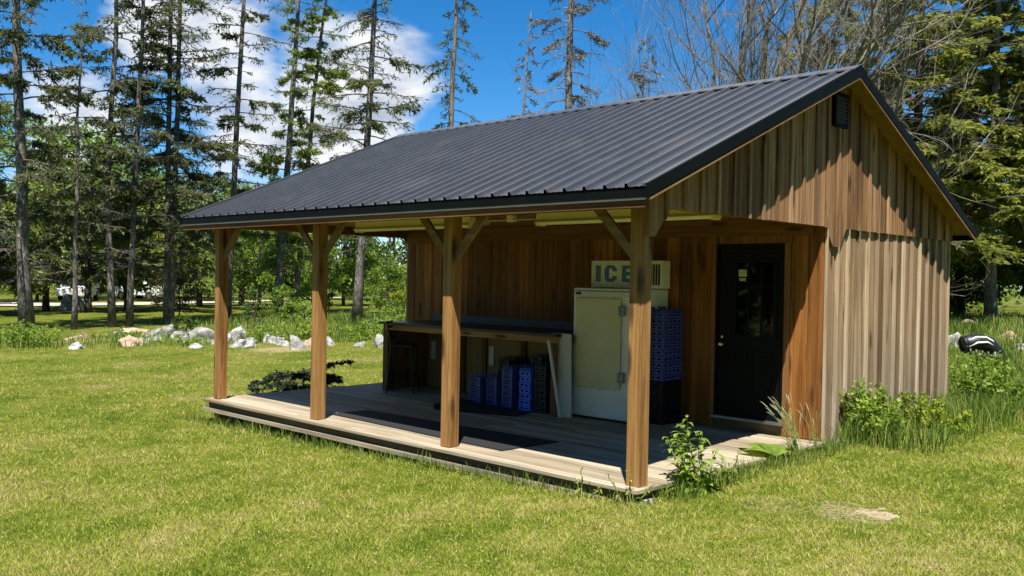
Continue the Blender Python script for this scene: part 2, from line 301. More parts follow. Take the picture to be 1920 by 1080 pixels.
# ------------------------------------------------------------------ mesh helpers
def link(name, me, mat, parent=None):
    o = bpy.data.objects.new(name, me); COL.objects.link(o)
    if mat is not None: me.materials.append(mat)
    if parent is not None: o.parent = parent
    return o
class MB:
    def __init__(s): s.v = []; s.f = []
    def add(s, vs, fs):
        o = len(s.v); s.v += [tuple(v) for v in vs]; s.f += [tuple(i+o for i in f) for f in fs]; return s
    def box(s, x0, x1, y0, y1, z0, z1):
        return s.add([(x0, y0, z0), (x1, y0, z0), (x1, y1, z0), (x0, y1, z0), (x0, y0, z1), (x1, y0, z1), (x1, y1, z1), (x0, y1, z1)],
                     [(0, 3, 2, 1), (4, 5, 6, 7), (0, 1, 5, 4), (1, 2, 6, 5), (2, 3, 7, 6), (3, 0, 4, 7)])
    def prism(s, poly, axis, a, b):
        """poly: 2-D outline; axis 'x': points are (y,z); 'y': (x,z); 'z': (x,y)"""
        f = {'x': lambda p, t: (t, p[0], p[1]), 'y': lambda p, t: (p[0], t, p[1]), 'z': lambda p, t: (p[0], p[1], t)}[axis]
        k = len(poly)
        vs = [f(p, a) for p in poly]+[f(p, b) for p in poly]
        fs = [tuple(range(k))[::-1], tuple(range(k, 2*k))]+[(i, (i+1) % k, (i+1) % k+k, i+k) for i in range(k)]
        return s.add(vs, fs)
    def tube(s, pts, rad, nn=6, cap=True):
        P = np.array(pts, float); k = len(P)
        R = np.full(k, rad) if np.isscalar(rad) else np.array(rad, float)
        T = np.gradient(P, axis=0); T /= np.linalg.norm(T, axis=1)[:, None]+1e-9
        ref = np.array([0, 0, 1.0]) if abs(T[0][2]) < 0.85 else np.array([1.0, 0, 0])
        A = np.cross(T, ref); A /= np.linalg.norm(A, axis=1)[:, None]+1e-9
        B = np.cross(T, A)
        an = np.arange(nn)*2*PI/nn
        V = P[:, None]+R[:, None, None]*(np.cos(an)[None, :, None]*A[:, None]+np.sin(an)[None, :, None]*B[:, None])
        fs = []
        for i in range(k-1):
            for j in range(nn):
                j2 = (j+1) % nn
                fs.append((i*nn+j, i*nn+j2, (i+1)*nn+j2, (i+1)*nn+j))
        if cap: fs.append(tuple(range(nn))[::-1]); fs.append(tuple(range((k-1)*nn, k*nn)))
        return s.add(V.reshape(-1, 3).tolist(), fs)
    def beam(s, a, b, w, h, up=(0, 0, 1)):
        a = Vector(a); b = Vector(b); t = (b-a).normalized(); sd_ = t.cross(Vector(up)).normalized(); u = sd_.cross(t)
        vs = [p+sd_*(w/2*i)+u*(h/2*j) for p in (a, b) for i, j in ((-1, -1), (1, -1), (1, 1), (-1, 1))]
        return s.add(vs, [(0, 1, 2, 3), (7, 6, 5, 4), (0, 4, 5, 1), (1, 5, 6, 2), (2, 6, 7, 3), (3, 7, 4, 0)])
    def build(s, name, mat, parent=None, bevel=0.0, smooth=False):
        me = bpy.data.meshes.new(name); me.from_pydata(s.v, [], s.f); me.update()
        bm = bmesh.new(); bm.from_mesh(me); bmesh.ops.recalc_face_normals(bm, faces=bm.faces); bm.to_mesh(me); bm.free()
        if smooth: me.shade_smooth()
        o = link(name, me, mat, parent)
        if bevel:
            md = o.modifiers.new('bevel', 'BEVEL'); md.width = bevel; md.segments = 2; md.limit_method = 'ANGLE'
        return o
def rawmesh(name, V, F, mat, parent=None):
    """V (n,3), F (m,k) arrays"""
    V = np.ascontiguousarray(V, np.float32); F = np.ascontiguousarray(F, np.int32); k = F.shape[1]
    me = bpy.data.meshes.new(name)
    me.vertices.add(len(V)); me.vertices.foreach_set('co', V.ravel())
    me.loops.add(F.size); me.loops.foreach_set('vertex_index', F.ravel())
    me.polygons.add(len(F)); me.polygons.foreach_set('loop_start', np.arange(len(F), dtype=np.int32)*k)
    try: me.polygons.foreach_set('loop_total', np.full(len(F), k, np.int32))
    except Exception: pass
    me.update(calc_edges=True); me.validate()
    return link(name, me, mat, parent)
def tag(o, label=None, cat=None, group=None, kind=None):
    if label: o['label'] = label
    if cat: o['category'] = cat
    if group: o['group'] = group
    if kind: o['kind'] = kind
    return o
def empty(name, loc=(0, 0, 0), label=None, cat=None, group=None, rz=0.0):
    o = bpy.data.objects.new(name, None); COL.objects.link(o); o.location = loc; o.rotation_euler = (0, 0, rz); o.empty_display_size = 0.2
    return tag(o, label, cat, group)
def copy_tree(o, parent=None):
    c = o.copy(); COL.objects.link(c); c.parent = parent
    for ch in [k for k in bpy.data.objects if k.parent == o]: copy_tree(ch, c)
    return c

# ------------------------------------------------------------------ terrain
def sm(a, b, x):
    t = np.clip((x-a)/(b-a), 0, 1); return t*t*(3-2*t)
def G(x, y):
    return -0.1+0.36*np.tanh(np.asarray(x)/12)+0.3*np.tanh(np.asarray(y)/15)+0.5*sm(10, 30, np.asarray(y))*sm(-20, -6, np.asarray(x))
def bumpy(x, y): return 0.018*np.sin(x*1.9+0.4*y)*np.sin(y*1.6-0.3*x)+0.012*np.sin(x*4.3)*np.cos(y*3.7)
def indeck(x, y): return (x > -7.75) & (x < 0.12) & (y > -0.15) & (y < 7.6)
def GB(x, y):
    x = np.asarray(x, float); y = np.asarray(y, float)
    return G(x, y)+np.where(indeck(x, y), -0.06, bumpy(x, y))
def axisgrid(lo, hi, c, n):
    t = np.linspace(-1, 1, n); s = np.sign(t)*np.abs(t)**2.6
    return np.where(s < 0, c+(c-lo)*s, c+(hi-c)*s)
gx = axisgrid(-500, 300, -2, 240); gy = axisgrid(-200, 600, 2, 240)
X, Y = np.meshgrid(gx, gy, indexing='ij')
V = np.stack([X, Y, GB(X, Y)], -1).reshape(-1, 3)
i = np.arange(239)[:, None]*240+np.arange(239)[None]
F = np.stack([i, i+240, i+241, i+1], -1).reshape(-1, 4)
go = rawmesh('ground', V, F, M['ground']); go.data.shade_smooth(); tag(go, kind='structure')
# far gravel road
pts = [(-75, -6), (-60, 6), (-52, 13), (-51, 19), (-54, 28), (-62, 42)]
V = []; F = []
P = []
for a, b in zip(pts[:-1], pts[1:]):
    for t in np.linspace(0, 1, 12, endpoint=False): P.append((a[0]+(b[0]-a[0])*t, a[1]+(b[1]-a[1])*t))
for k, (x, y) in enumerate(P):
    for w in (-2.6, 0, 2.6):
        xx, yy = x-w*0.8, y+w*0.6; V.append((xx, yy, float(G(xx, yy))+0.06))
    if k:
        for j in (0, 1): F.append(((k-1)*3+j, (k-1)*3+j+1, k*3+j+1, k*3+j))
tag(rawmesh('road', V, F, M['road']), kind='structure')

# ------------------------------------------------------------------ the shed
PW, SP, NP = 0.14, 2.4647, 4
XL, D1, D = -7.46, 3.515, 7.487           # left wall, porch wall, back wall
XR = [0.0 - k*SP for k in range(4)]       # right face of each post
shed = empty('wooden_shed', (0, 0, -0.3), 'open fronted brown wooden shed with black ribbed metal roof and four porch posts', 'shed')
shed_off = Vector((0, 0, 0.3))
def part(mb, name, mat, parent=None, bevel=0.0):
    o = mb.build(name, mat, None, bevel)
    if parent is None: o.parent = shed; o.location = shed_off
    else: o.parent = parent
    return o
# deck
random.seed(3)
bw = 0.142; y = -0.1
mb = MB()
while y < D1-0.02:
    y1 = min(y+bw-0.006, D1-0.005); xr = 0.06+random.uniform(-0.008, 0.008); xl = -7.66+random.uniform(-0.008, 0.008)
    cuts = sorted([xl, xr]+[random.uniform(-5.5, -2.0)])
    dz = random.uniform(-0.003, 0.0)
    ys, ye = y, y1
    for a, b in zip(cuts[:-1], cuts[1:]): mb.box(a+0.002, b-0.002, ys, ye, -0.036+dz, dz)
    y += bw
deck = part(mb, 'deck', M['deck'], bevel=0.003)
mb = MB(); mb.box(-7.6, 0.0, -0.03, 0.01, -0.16, -0.04); mb.box(-0.045, 0.01, 0.02, D1, -0.14, -0.04); mb.box(-7.6, -7.56, 0.02, D1, -0.16, -0.04)
part(mb, 'deck_rim', M['deckdark'], deck)
mb = MB(); mb.box(-7.68, -0.3, -0.085, -0.035, -0.175, -0.125)
part(mb, 'deck_ledge', M['deck'], deck)
for xx in (-7.53, -5.07, -2.6):
    mb = MB(); mb.box(xx, xx+0.14, 0.02, 0.16, -0.75, -0.165); part(mb, 'deck_footing', M['post'], deck)
# posts with knee braces
rng = random.Random(5)
for k, xr in enumerate(XR):
    z0 = -0.12 if k == 0 else 0.0
    mb = MB(); mb.box(xr-PW, xr, 0.0, PW, z0, 2.47)
    if k == 0:
        mb = MB(); mb.box(xr-PW, xr, -0.105, PW-0.105, -0.12, 2.47)
        # the near post stands just outside the deck edge
        mb = MB(); mb.box(xr-PW, xr, 0.0, PW, -0.1, 2.47)
    po = part(mb, 'post', M['post'], bevel=0.007)
    for sgn in (-1, 1):
        if (k == 0 and sgn == 1) or (k == 3 and sgn == -1): continue
        xs = xr if sgn == 1 else xr-PW
        a = (xs-sgn*0.015, 0.07, 2.02); b = (xs+sgn*0.43, 0.07, 2.475)
        mb = MB(); mb.beam(a, b, 0.04, 0.09, up=(0, 0, 1))
        part(mb, 'knee_brace', M['brace'], po, bevel=0.003)
# concrete pad under the near post
mb = MB(); mb.box(-0.19, 0.06, -0.045, 0.19, -0.16, -0.105)
part(mb, 'post_pad', M['rockgrey'], bevel=0.01)
mb = MB(); mb.box(-7.53, -0.0, 0.008, 0.048, 2.471, 2.66); part(mb, 'front_beam', M['beam'])
mb = MB(); mb.box(-7.53, -0.0, 0.092, 0.132, 2.471, 2.66)
part(mb, 'front_beam', M['beam'])
mb = MB(); mb.box(-0.115, -0.03, 0.15, D1-0.03, 2.47, 2.64); part(mb, 'side_beam', M['beam'])
mb = MB(); mb.box(-7.50, -7.42, 0.15, D1-0.03, 2.47, 2.64)
part(mb, 'side_beam', M['beam'])
mb = MB(); y = 0.16
while y < D1-0.05:
    mb.box(-7.4, -0.12, y, min(y+0.19, D1-0.04), 2.585+random.uniform(0, .004), 2.60); y += 0.195
part(mb, 'porch_ceiling', M['ceiling'])
mb = MB(); mb.box(-7.4, -0.12, D1-0.075, D1-0.034, 2.37, 2.58)
part(mb, 'ledger_board', M['beam'])
# porch wall boards
mb = MB(); x = XL+0.03
rng = random.Random(11)
edges = [XL+0.02]
while edges[-1] < -1.47-0.25: edges.append(edges[-1]+rng.uniform(0.19, 0.235))
edges[-1] = -1.47
edges += [-1.24, -1.02, -0.79, -0.58, -0.40, -0.185, -0.004]
for a, b in zip(edges[:-1], edges[1:]):
    zb = 2.30 if (a >= -1.48 and b <= -0.39) else 0.012
    dy = rng.uniform(-0.004, 0.0)
    mb.box(a+0.0035, b-0.0035, D1-0.022+dy, D1+0.004, zb, 2.60)
part(mb, 'porch_wall', M['porch'])
mb = MB(); mb.box(XL+0.03, -1.46, D1+0.006, D1+0.03, 0.0, 2.6); mb.box(-0.42, -0.03, D1+0.006, D1+0.03, 0.0, 2.6); mb.box(-1.46, -0.42, D1+0.006, D1+0.03, 2.30, 2.6)
part(mb, 'wall_backing', M['deckdark'])

# roof geometry
YE0, YE1, YR, ZE, ZR = -0.294, 7.78, 3.715, 2.605, 4.275
XRL, XRR = -7.99, 0.285
SL = (ZR-ZE)/(YR-YE0); SLB = (ZR-ZE)/(YE1-YR)
def roofz(y): return ZE+SL*(y-YE0) if y <= YR else ZE+SLB*(YE1-y)
prof = []; x = XRL+0.02; k = 0
while x < XRR-0.06:
    prof += [(x, 0.0), (x+0.010, 0.032), (x+0.034, 0.032), (x+0.046, 0.0), (x+0.105, 0.0), (x+0.111, 0.004), (x+0.125, 0.004), (x+0.131, 0.0), (x+0.160, 0.0), (x+0.166, 0.004), (x+0.180, 0.004), (x+0.186, 0.0)]
    x += 0.2286
prof.append((XRR-0.005, 0.0))
nL = Vector((0, -SL, 1)).normalized(); nRb = Vector((0, SLB, 1)).normalized()
V = []; F = []
for (ya, za, yb, zb, nn) in ((YE0-0.03, ZE-0.03*SL, YR, ZR, nL), (YE1+0.03, ZE-0.03*SLB, YR, ZR, nRb)):
    o = len(V)
    for (px, h) in prof: V.append((px, ya+nn.y*h, za+nn.z*h)); V.append((px, yb+nn.y*h, zb+nn.z*h))
    for j in range(len(prof)-1): F.append((o+2*j, o+2*j+2, o+2*j+3, o+2*j+1))
mb = MB(); mb.add(V, F)
roof = part(mb, 'roof', M['roof'])
# ridge cap
mb = MB()
for s, nn, sl in ((-1, nL, SL), (1, nRb, -SLB)):
    y0, y1 = YR, YR+s*0.17
    z0 = ZR+0.034; z1 = ZR-abs(sl)*0.17+0.030
    mb.add([(XRL, y0, z0), (XRR+0.004, y0, z0), (XRR+0.004, y1, z1), (XRL, y1, z1), (XRL, y1, z1-0.012), (XRR+0.004, y1, z1-0.012)], [(0, 1, 2, 3), (3, 2, 5, 4)])
part(mb, 'ridge_cap', M['roof'], roof)
# plywood deck / soffit under the metal
mb = MB()
poly = [(YE0+0.002, roofz(YE0)-0.022), (YR, ZR-0.022), (YE1-0.002, roofz(YE1)-0.022), (YE1-0.002, roofz(YE1)-0.05), (YR, ZR-0.05), (YE0+0.002, roofz(YE0)-0.05)]
mb.prism(poly, 'x', XRL+0.03, XRR-0.03)
part(mb, 'roof_underside', M['soffit'], roof)
# fly rafters seen under the gable overhang
for x0 in (0.225, XRL+0.03):
    mb = MB()
    poly = [(YE0+0.03, roofz(YE0+0.03)-0.051), (YR, ZR-0.051), (YE1-0.03, roofz(YE1-0.03)-0.051), (YE1-0.03, roofz(YE1-.03)-0.105), (YR, ZR-0.115), (YE0+0.03, roofz(YE0+.03)-0.105)]
    mb.prism(poly, 'x', x0, x0+0.03)
    part(mb, 'fly_rafter', M['soffit'], roof)
# rake trim: black metal along both gable edges
for x0, x1 in ((XRR-0.028, XRR), (XRL, XRL+0.028)):
    mb = MB()
    poly = [(YE0-0.035, roofz(YE0)+0.010), (YR, ZR+0.024), (YE1+0.035, roofz(YE1)+0.010), (YE1+0.035, roofz(YE1)-0.10), (YR, ZR-0.102), (YE0-0.035, roofz(YE0)-0.10)]
    mb.prism(poly, 'x', x0, x1)
    part(mb, 'rake_trim', M['trim'], roof)
for x0, x1 in ((XRR-0.085, XRR-0.029), (XRL+0.029, XRL+0.085)):
    mb = MB()
    poly = [(YE0-0.03, roofz(YE0)+0.012), (YR, ZR+0.026), (YE1+0.03, roofz(YE1)+0.012), (YE1+0.03, roofz(YE1)+0.006), (YR, ZR+0.02), (YE0-0.03, roofz(YE0)+0.006)]
    mb.prism(poly, 'x', x0, x1)
    part(mb, 'rake_flashing', M['roof'], roof)
# thin wooden strip below the rake trim
mb = MB()
poly = [(YE0+0.0, roofz(YE0)-0.103), (YR, ZR-0.105), (YE1, roofz(YE1)-0.103), (YE1, roofz(YE1)-0.125), (YR, ZR-0.13), (YE0, roofz(YE0)-0.125)]
mb.prism(poly, 'x', XRR-0.026, XRR-0.006)
part(mb, 'rake_moulding', M['soffit'], roof)
# eave fascias
mb = MB(); mb.box(XRL+0.03, XRR-0.03, YE0-0.022, YE0-0.004, ZE-0.098, ZE-0.016); part(mb, 'fascia', M['trim'], roof)
mb = MB(); mb.box(XRL+0.03, XRR-0.03, YE1+0.004, YE1+0.022, ZE-0.125, ZE-0.016)
part(mb, 'fascia', M['trim'], roof)
mb = MB(); mb.box(XRL+0.035, XRR-0.035, YE0-0.018, YE0+0.012, ZE-0.124, ZE-0.0995)
part(mb, 'drip_edge', M['drip'], roof)
mb = MB(); mb.box(XRL+0.035, XRR-0.035, YE0+0.0, YE0+0.026, ZE-0.185, ZE-0.1255)
part(mb, 'fascia_board', M['beam'], roof)
for k in range(14):
    mb = MB(); xx = -7.7+k*0.605
    poly = [(YE0+0.03, roofz(YE0+.03)-0.051), (0.9, roofz(0.9)-0.051), (0.9, roofz(.9)-0.16), (YE0+0.03, roofz(YE0+.03)-0.15)]
    if not (-0.2 < xx < 0.1): mb.prism([p for p in poly], 'x', xx, xx+0.038); part(mb, 'rafter', M['beam'], roof)

# board and batten cladding: one function for the gables and the side walls
def cladding(y0, y1, zb, zt, xa, xb, step, bt, seed, brk=()):
    """boards between the planes xa..xb, battens standing bt proud on the xb side"""
    r = random.Random(seed); mb = MB(); mb2 = MB(); s = 1 if xb > xa else -1
    n_ = max(1, round((y1-y0)/step)); st = (y1-y0)/n_
    for k in range(n_):
        a, b = y0+k*st+0.002, y0+(k+1)*st-0.002
        ys = [a]+[q for q in brk if a < q < b]+[b]
        poly = [(q, zb(q)) for q in ys]+[(q, zt(q)) for q in reversed([a]+[q for q in (YR,) if a < q < b]+[b])]
        mb.prism(poly, 'x', xa, xb-s*r.uniform(0, 0.004))
    for k in range(n_+1):
        c = y0+k*st; w = r.uniform(0.021, 0.027)
        if c-w < y0-0.03 or c+w > y1+0.03: continue
        a, b = max(c-w, y0), min(c+w, y1)
        j = r.uniform(-0.012, 0.0)
        mb2.prism([(a, zb(a)+j), (b, zb(b)+j), (b, zt(b)), (a, zt(a))], 'x', xb+s*0.002, xb+s*bt)
    return mb, mb2
def clad(mbs, name, m1, m2):
    a, b = mbs; n1 = len(a.f); a.add(b.v, b.f); o = part(a, name, M[m1]); o.data.materials.append(M[m2])
    mi = np.zeros(len(o.data.polygons), np.int32); mi[n1:] = 1; o.data.polygons.foreach_set('material_index', mi); return o
def gz_top(y): return roofz(y)-0.056
def gz_bot(y):
    if y < 0.14: return 2.20
    if y < 0.36: return 2.20+(y-0.14)/0.22*0.262
    if y < 3.47: return 2.462
    if y < 3.66: return 2.462-(y-3.47)/0.19*0.222
    if y < 3.84: return 2.24
    if y < 4.0: return 2.24+(y-3.84)/0.16*0.222
    return 2.462
BRK = (0.14, 0.36, 3.47, 3.66, 3.84, 4.0)
mb = cladding(-0.0, D, gz_bot, gz_top, 0.006, 0.028, 0.288, 0.024, 21, BRK)
gab = clad(mb, 'gable', 'gable', 'gable')
mb = cladding(-0.0, D, gz_bot, gz_top, -7.536, -7.556, 0.288, 0.03, 22, BRK)
clad(mb, 'gable', 'gable', 'gable')
mb = cladding(D1+0.0, D, lambda y: -0.08, lambda y: 2.60, -0.028, -0.004, 0.283, 0.034, 23)
clad(mb, 'side_wall', 'lower', 'lowerbat')
mb = cladding(D1+0.0, D, lambda y: -0.3, lambda y: 2.60, XL+0.02, XL, 0.283, 0.034, 24)
clad(mb, 'side_wall', 'lower', 'lowerbat')
mb = MB()
x = XL
while x < -0.05:
    mb.box(x+0.002, min(x+0.28, -0.03), D-0.02, D, -0.25, 2.6); x += 0.284
part(mb, 'back_wall', M['lower'])
mb = MB(); mb.box(XL+0.03, -0.03, D1+0.04, D-0.03, -0.12, 0.0)
part(mb, 'inner_floor', M['deckdark'])
# louvred vent
mb = MB(); mb.box(0.030, 0.078, 3.55, 3.88, 3.62, 3.655); mb.box(0.030, 0.078, 3.55, 3.88, 3.975, 4.01); mb.box(0.030, 0.078, 3.55, 3.58, 3.655, 3.975); mb.box(0.030, 0.078, 3.85, 3.88, 3.655, 3.975)
vent = part(mb, 'gable_vent', M['trim'], gab)
mb = MB(); mb.box(0.0665, 0.068, 3.58, 3.85, 3.655, 3.975)
part(mb, 'vent_screen', M['darkgap'], gab)
mb = MB()
for k in range(7):
    z = 3.675+k*0.044
    mb.add([(0.0685, 3.581, z+0.026), (0.0685, 3.849, z+0.026), (0.080, 3.849, z), (0.080, 3.581, z), (0.0685, 3.581, z+0.031), (0.0685, 3.849, z+0.031), (0.083, 3.849, z+0.004), (0.083, 3.581, z+0.004)], [(0, 1, 2, 3), (7, 6, 5, 4), (2, 6, 7, 3), (0, 3, 7, 4), (1, 5, 6, 2)])
part(mb, 'louvre', M['louvre'], gab)
# corner trim board at the end of the porch wall
# door
DX0, DX1, DZ0, DZ1 = -1.386, -0.483, 0.165, 2.20
mb = MB()
mb.box(DX0-0.075, DX0-0.012, D1-0.05, D1-0.027, 0.0, 2.28); mb.box(DX1+0.012, DX1+0.085, D1-0.05, D1-0.027, 0.0, 2.28); mb.box(DX0-0.12, DX1+0.1, D1-0.052, D1-0.027, 2.2825, 2.375)
part(mb, 'door_casing', M['casing'])
mb = MB()
mb.box(DX0-0.011, DX0+0.022, D1-0.047, D1+0.06, 0.13, 2.2775); mb.box(DX1-0.022, DX1+0.011, D1-0.047, D1+0.06, 0.13, 2.2775); mb.box(DX0+0.0225, DX1-0.0225, D1-0.045, D1+0.06, 2.225, 2.277)
part(mb, 'door_frame', M['doorframe'])
GX0, GX1, GZ0, GZ1 = -1.13, -0.60, 1.15, 2.06
mb = MB(); a, b = D1-0.02, D1+0.024
x0, x1 = DX0+0.026, DX1-0.026
mb.box(x0, GX0, a, b, DZ0, 2.222); mb.box(GX1, x1, a, b, DZ0, 2.222); mb.box(GX0, GX1, a, b, GZ1, 2.222); mb.box(GX0, GX1, a, b, DZ0, GZ0)
door = part(mb, 'door', M['door'])
mb = MB()
mb.box(GX0-0.03, GX0+0.012, a-0.012, a-0.001, GZ0-0.03, GZ1+0.03); mb.box(GX1-0.012, GX1+0.03, a-0.012, a-0.001, GZ0-0.03, GZ1+0.03)
mb.box(GX0+0.0125, GX1-0.0125, a-0.012, a-0.001, GZ1-0.012, GZ1+0.03); mb.box(GX0+0.0125, GX1-0.0125, a-0.012, a-0.001, GZ0-0.03, GZ0+0.012)
for k in (1, 2):
    xx = GX0+(GX1-GX0)*k/3; mb.box(xx-0.011, xx+0.011, a-0.008, a+0.002, GZ0+0.013, GZ1-0.013)
    zz = GZ0+(GZ1-GZ0)*k/3; mb.box(GX0+0.013, GX1-0.013, a-0.006, a+0.003, zz-0.010, zz+0.010)
part(mb, 'window_grid', M['door'], door)
mb = MB(); mb.box(GX0, GX1, a+0.008, a+0.014, GZ0, GZ1); part(mb, 'window_pane', M['glass'], door)
mb = MB()
for (p0, p1) in ((DX0+0.15, -0.96), (-0.90, DX1-0.15)):
    for (q0, q1) in ((0.33, 0.98),):
        mb.box(p0, p1, a-0.006, a-0.001, q0, q0+0.025); mb.box(p0, p1, a-0.006, a-0.001, q1-0.025, q1); mb.box(p0, p0+0.025, a-0.006, a-0.001, q0+0.026, q1-0.026); mb.box(p1-0.025, p1, a-0.006, a-0.001, q0+0.026, q1-0.026)
        mb.box(p0+0.06, p1-0.06, a-0.005, a-0.001, q0+0.06, q1-0.06)
part(mb, 'door_panel', M['door'], door, bevel=0.002)
mb = MB(); mb.tube([(DX0+0.085, a-0.001, 1.04), (DX0+0.085, a-0.03, 1.04), (DX0+0.085, a-0.035, 1.04), (DX0+0.085, a-0.055, 1.04), (DX0+0.085, a-0.07, 1.04)], [0.026, 0.014, 0.02, 0.03, 0.018], 12)
part(mb, 'door_handle', M['chrome'], door)
mb = MB(); mb.tube([(DX0+0.085, a-0.001, 1.13), (DX0+0.085, a-0.016, 1.13)], [0.02, 0.017], 12)
part(mb, 'door_lock', M['chrome'], door)
mb = MB(); mb.box(GX0+0.03, GX0+0.145, a+0.0045, a+0.0065, 1.88, 1.965); mb.box(GX0+0.045, GX0+0.13, a+0.0045, a+0.0065, 1.825, 1.862)
part(mb, 'notice', M['notice'], door)
mb = MB(); mb.box(DX0-0.02, DX1+0.03, D1-0.10, D1-0.0475, 0.128, 0.160); mb.box(DX0+0.023, DX1-0.023, D1-0.0475, D1+0.03, 0.128, 0.158)
part(mb, 'threshold', M['alu'])
mb = MB(); mb.box(DX0-0.005, DX1+0.005, D1-0.03, D1+0.03, 0.003, 0.126)
part(mb, 'step_riser', M['deckdark'])
# crumpled wrapping piled on a shelf just inside the door window
rng = np.random.default_rng(4)
mb = MB(); mb.box(-1.25, -0.5, D1+0.10, D1+0.5, 1.02, 1.05)
sh = mb.build('inner_shelf', M['deckdark']); sh.parent = shed; sh.location = shed_off
def crumple(name, c, r, mat, seed, label):
    bm = bmesh.new(); bmesh.ops.create_icosphere(bm, subdivisions=4, radius=1)
    for v in bm.verts:
        q = v.co*3.1+Vector((seed, 0, 0)); k = 0.8+0.45*mnoise.noise(q)+0.25*mnoise.noise(q*2.7)
        v.co = Vector((v.co.x*r[0]*k, v.co.y*r[1]*k, max(v.co.z*r[2]*k, -r[2]*0.7)))
    me = bpy.data.meshes.new(name); bm.to_mesh(me); bm.free()
    o = link(name, me, mat); o.location = c
    return tag(o, label, 'bag', None)
crumple('plastic_bag', (-0.98, D1+0.25, 1.203), (0.2, 0.12, 0.22), M['plastic'], 3, 'crumpled grey plastic wrap behind the left of the door window')
crumple('plastic_bag', (-0.70, D1+0.25, 1.189), (0.19, 0.12, 0.20), M['pinkbag'], 8, 'crumpled pinkish plastic bag behind the right of the door window')

# ------------------------------------------------------------------ things on the porch
def fixture(x0, x1, label):
    r = empty('fluorescent_light', ((x0+x1)/2, 1.55, 2.425), label, 'light fixture', 'strip lights under the porch ceiling')
    h = (x1-x0)/2
    mb = MB(); mb.prism([(-0.055, 0.159), (0.055, 0.159), (0.055, 0.085), (0.095, 0.05), (0.09, 0.045), (0.04, 0.07), (-0.04, 0.07), (-0.09, 0.045), (-0.095, 0.05), (-0.055, 0.085)], 'x', -h, h)
    mb.build('fixture_housing', M['fixture'], r)
    for s in (-1, 1):
        mb = MB(); mb.tube([(-h+0.05, s*0.045, 0.044), (h-0.05, s*0.045, 0.044)], 0.019, 10); mb.build('light_tube', M['tube'], r, smooth=False)
    mb = MB(); mb.box(-h, -h+0.045, -0.07, 0.07, 0.012, 0.069); mb.build('end_cap', M['fixture'], r); mb = MB(); mb.box(h-0.045, h, -0.07, 0.07, 0.012, 0.069); mb.build('end_cap', M['fixture'], r)
fixture(-6.22, -3.80, 'long cream strip light under the far half of the porch ceiling, behind the second post')
fixture(-2.64, -0.22, 'long cream strip light under the near half of the porch ceiling, above the ice freezer')
c = empty('electrical_conduit', (-3.2, 1.55, 2.48), 'thin grey conduit and boxes on the ceiling between the two strip lights', 'conduit')
mb = MB(); mb.tube([(-0.32, 0, 0.045), (0.54, 0, 0.045)], 0.013, 8); mb.build('pipe', M['pipe'], c)
mb = MB(); mb.box(-0.43, -0.325, -0.05, 0.05, 0.0, 0.104); mb.build('junction_box', M['pipe'], c, bevel=0.005)
mb = MB(); mb.box(0.05, 0.14, -0.045, 0.045, 0.02, 0.104); mb.build('junction_box', M['fixture'], c, bevel=0.005)

# counter
CX0, CX1, CY0, CY1 = -6.84, -3.19, 2.52, D1-0.03
ct = empty('serving_counter', ((CX0+CX1)/2, 3.0, 0), 'long black topped serving counter against the back wall of the porch', 'counter')
o_ = Vector((-(CX0+CX1)/2, -3.0, 0))
def cpart(mb, name, mat, bevel=0.0):
    o = mb.build(name, mat, ct, bevel); o.location = o_; return o
mb = MB(); mb.box(CX0-0.06, CX1+0.02, CY0-0.04, CY1, 1.05, 1.09); cpart(mb, 'counter_top', M['counter_top'], 0.004)
mb = MB(); mb.box(CX0+0.1, CX1+0.02, CY1-0.03, CY1-0.001, 1.0905, 1.20); cpart(mb, 'backsplash', M['counter_top'])
mb = MB(); mb.box(CX0+0.04, CX1, CY0, CY0+0.035, 0.965, 1.049); cpart(mb, 'apron', M['counter'])
mb = MB(); y = CY0
while y < CY1-0.01:
    mb.box(CX0, CX0+0.025, y+0.002, min(y+0.19, CY1)-0.002, 0.003, 1.049); y += 0.19
cpart(mb, 'end_panel', M['casing'])
mb = MB(); mb.box(CX0+0.03, CX0+0.12, CY0-0.001, CY0+0.036, 0.003, 0.963); cpart(mb, 'leg', M['stud'])
mb = MB(); mb.box(CX1-0.1, CX1-0.01, CY0+0.01, CY0+0.048, 0.003, 0.963); cpart(mb, 'leg', M['stud'])
mb = MB(); mb.box(CX0+0.03, CX1, CY1-0.04, CY1-0.02, 0.003, 1.04); cpart(mb, 'back_panel', M['ply'])
for xx in (-5.98, -5.50, -4.66): 
    mb = MB(); mb.box(xx, xx+0.09, CY1-0.08, CY1-0.0415, 0.003, 1.04); cpart(mb, 'stud', M['stud'])
for xx in (-6.72, -5.36):
    mb = MB(); mb.box(xx, xx+0.10, CY1-0.062, CY1-0.0415, 0.46, 0.76); mb.tube([(xx+0.05, CY1-0.07, 0.60), (xx+0.05, CY1-0.06, 0.60)], 0.02, 8); cpart(mb, 'outlet_box', M['whitepaint'], 0.004)

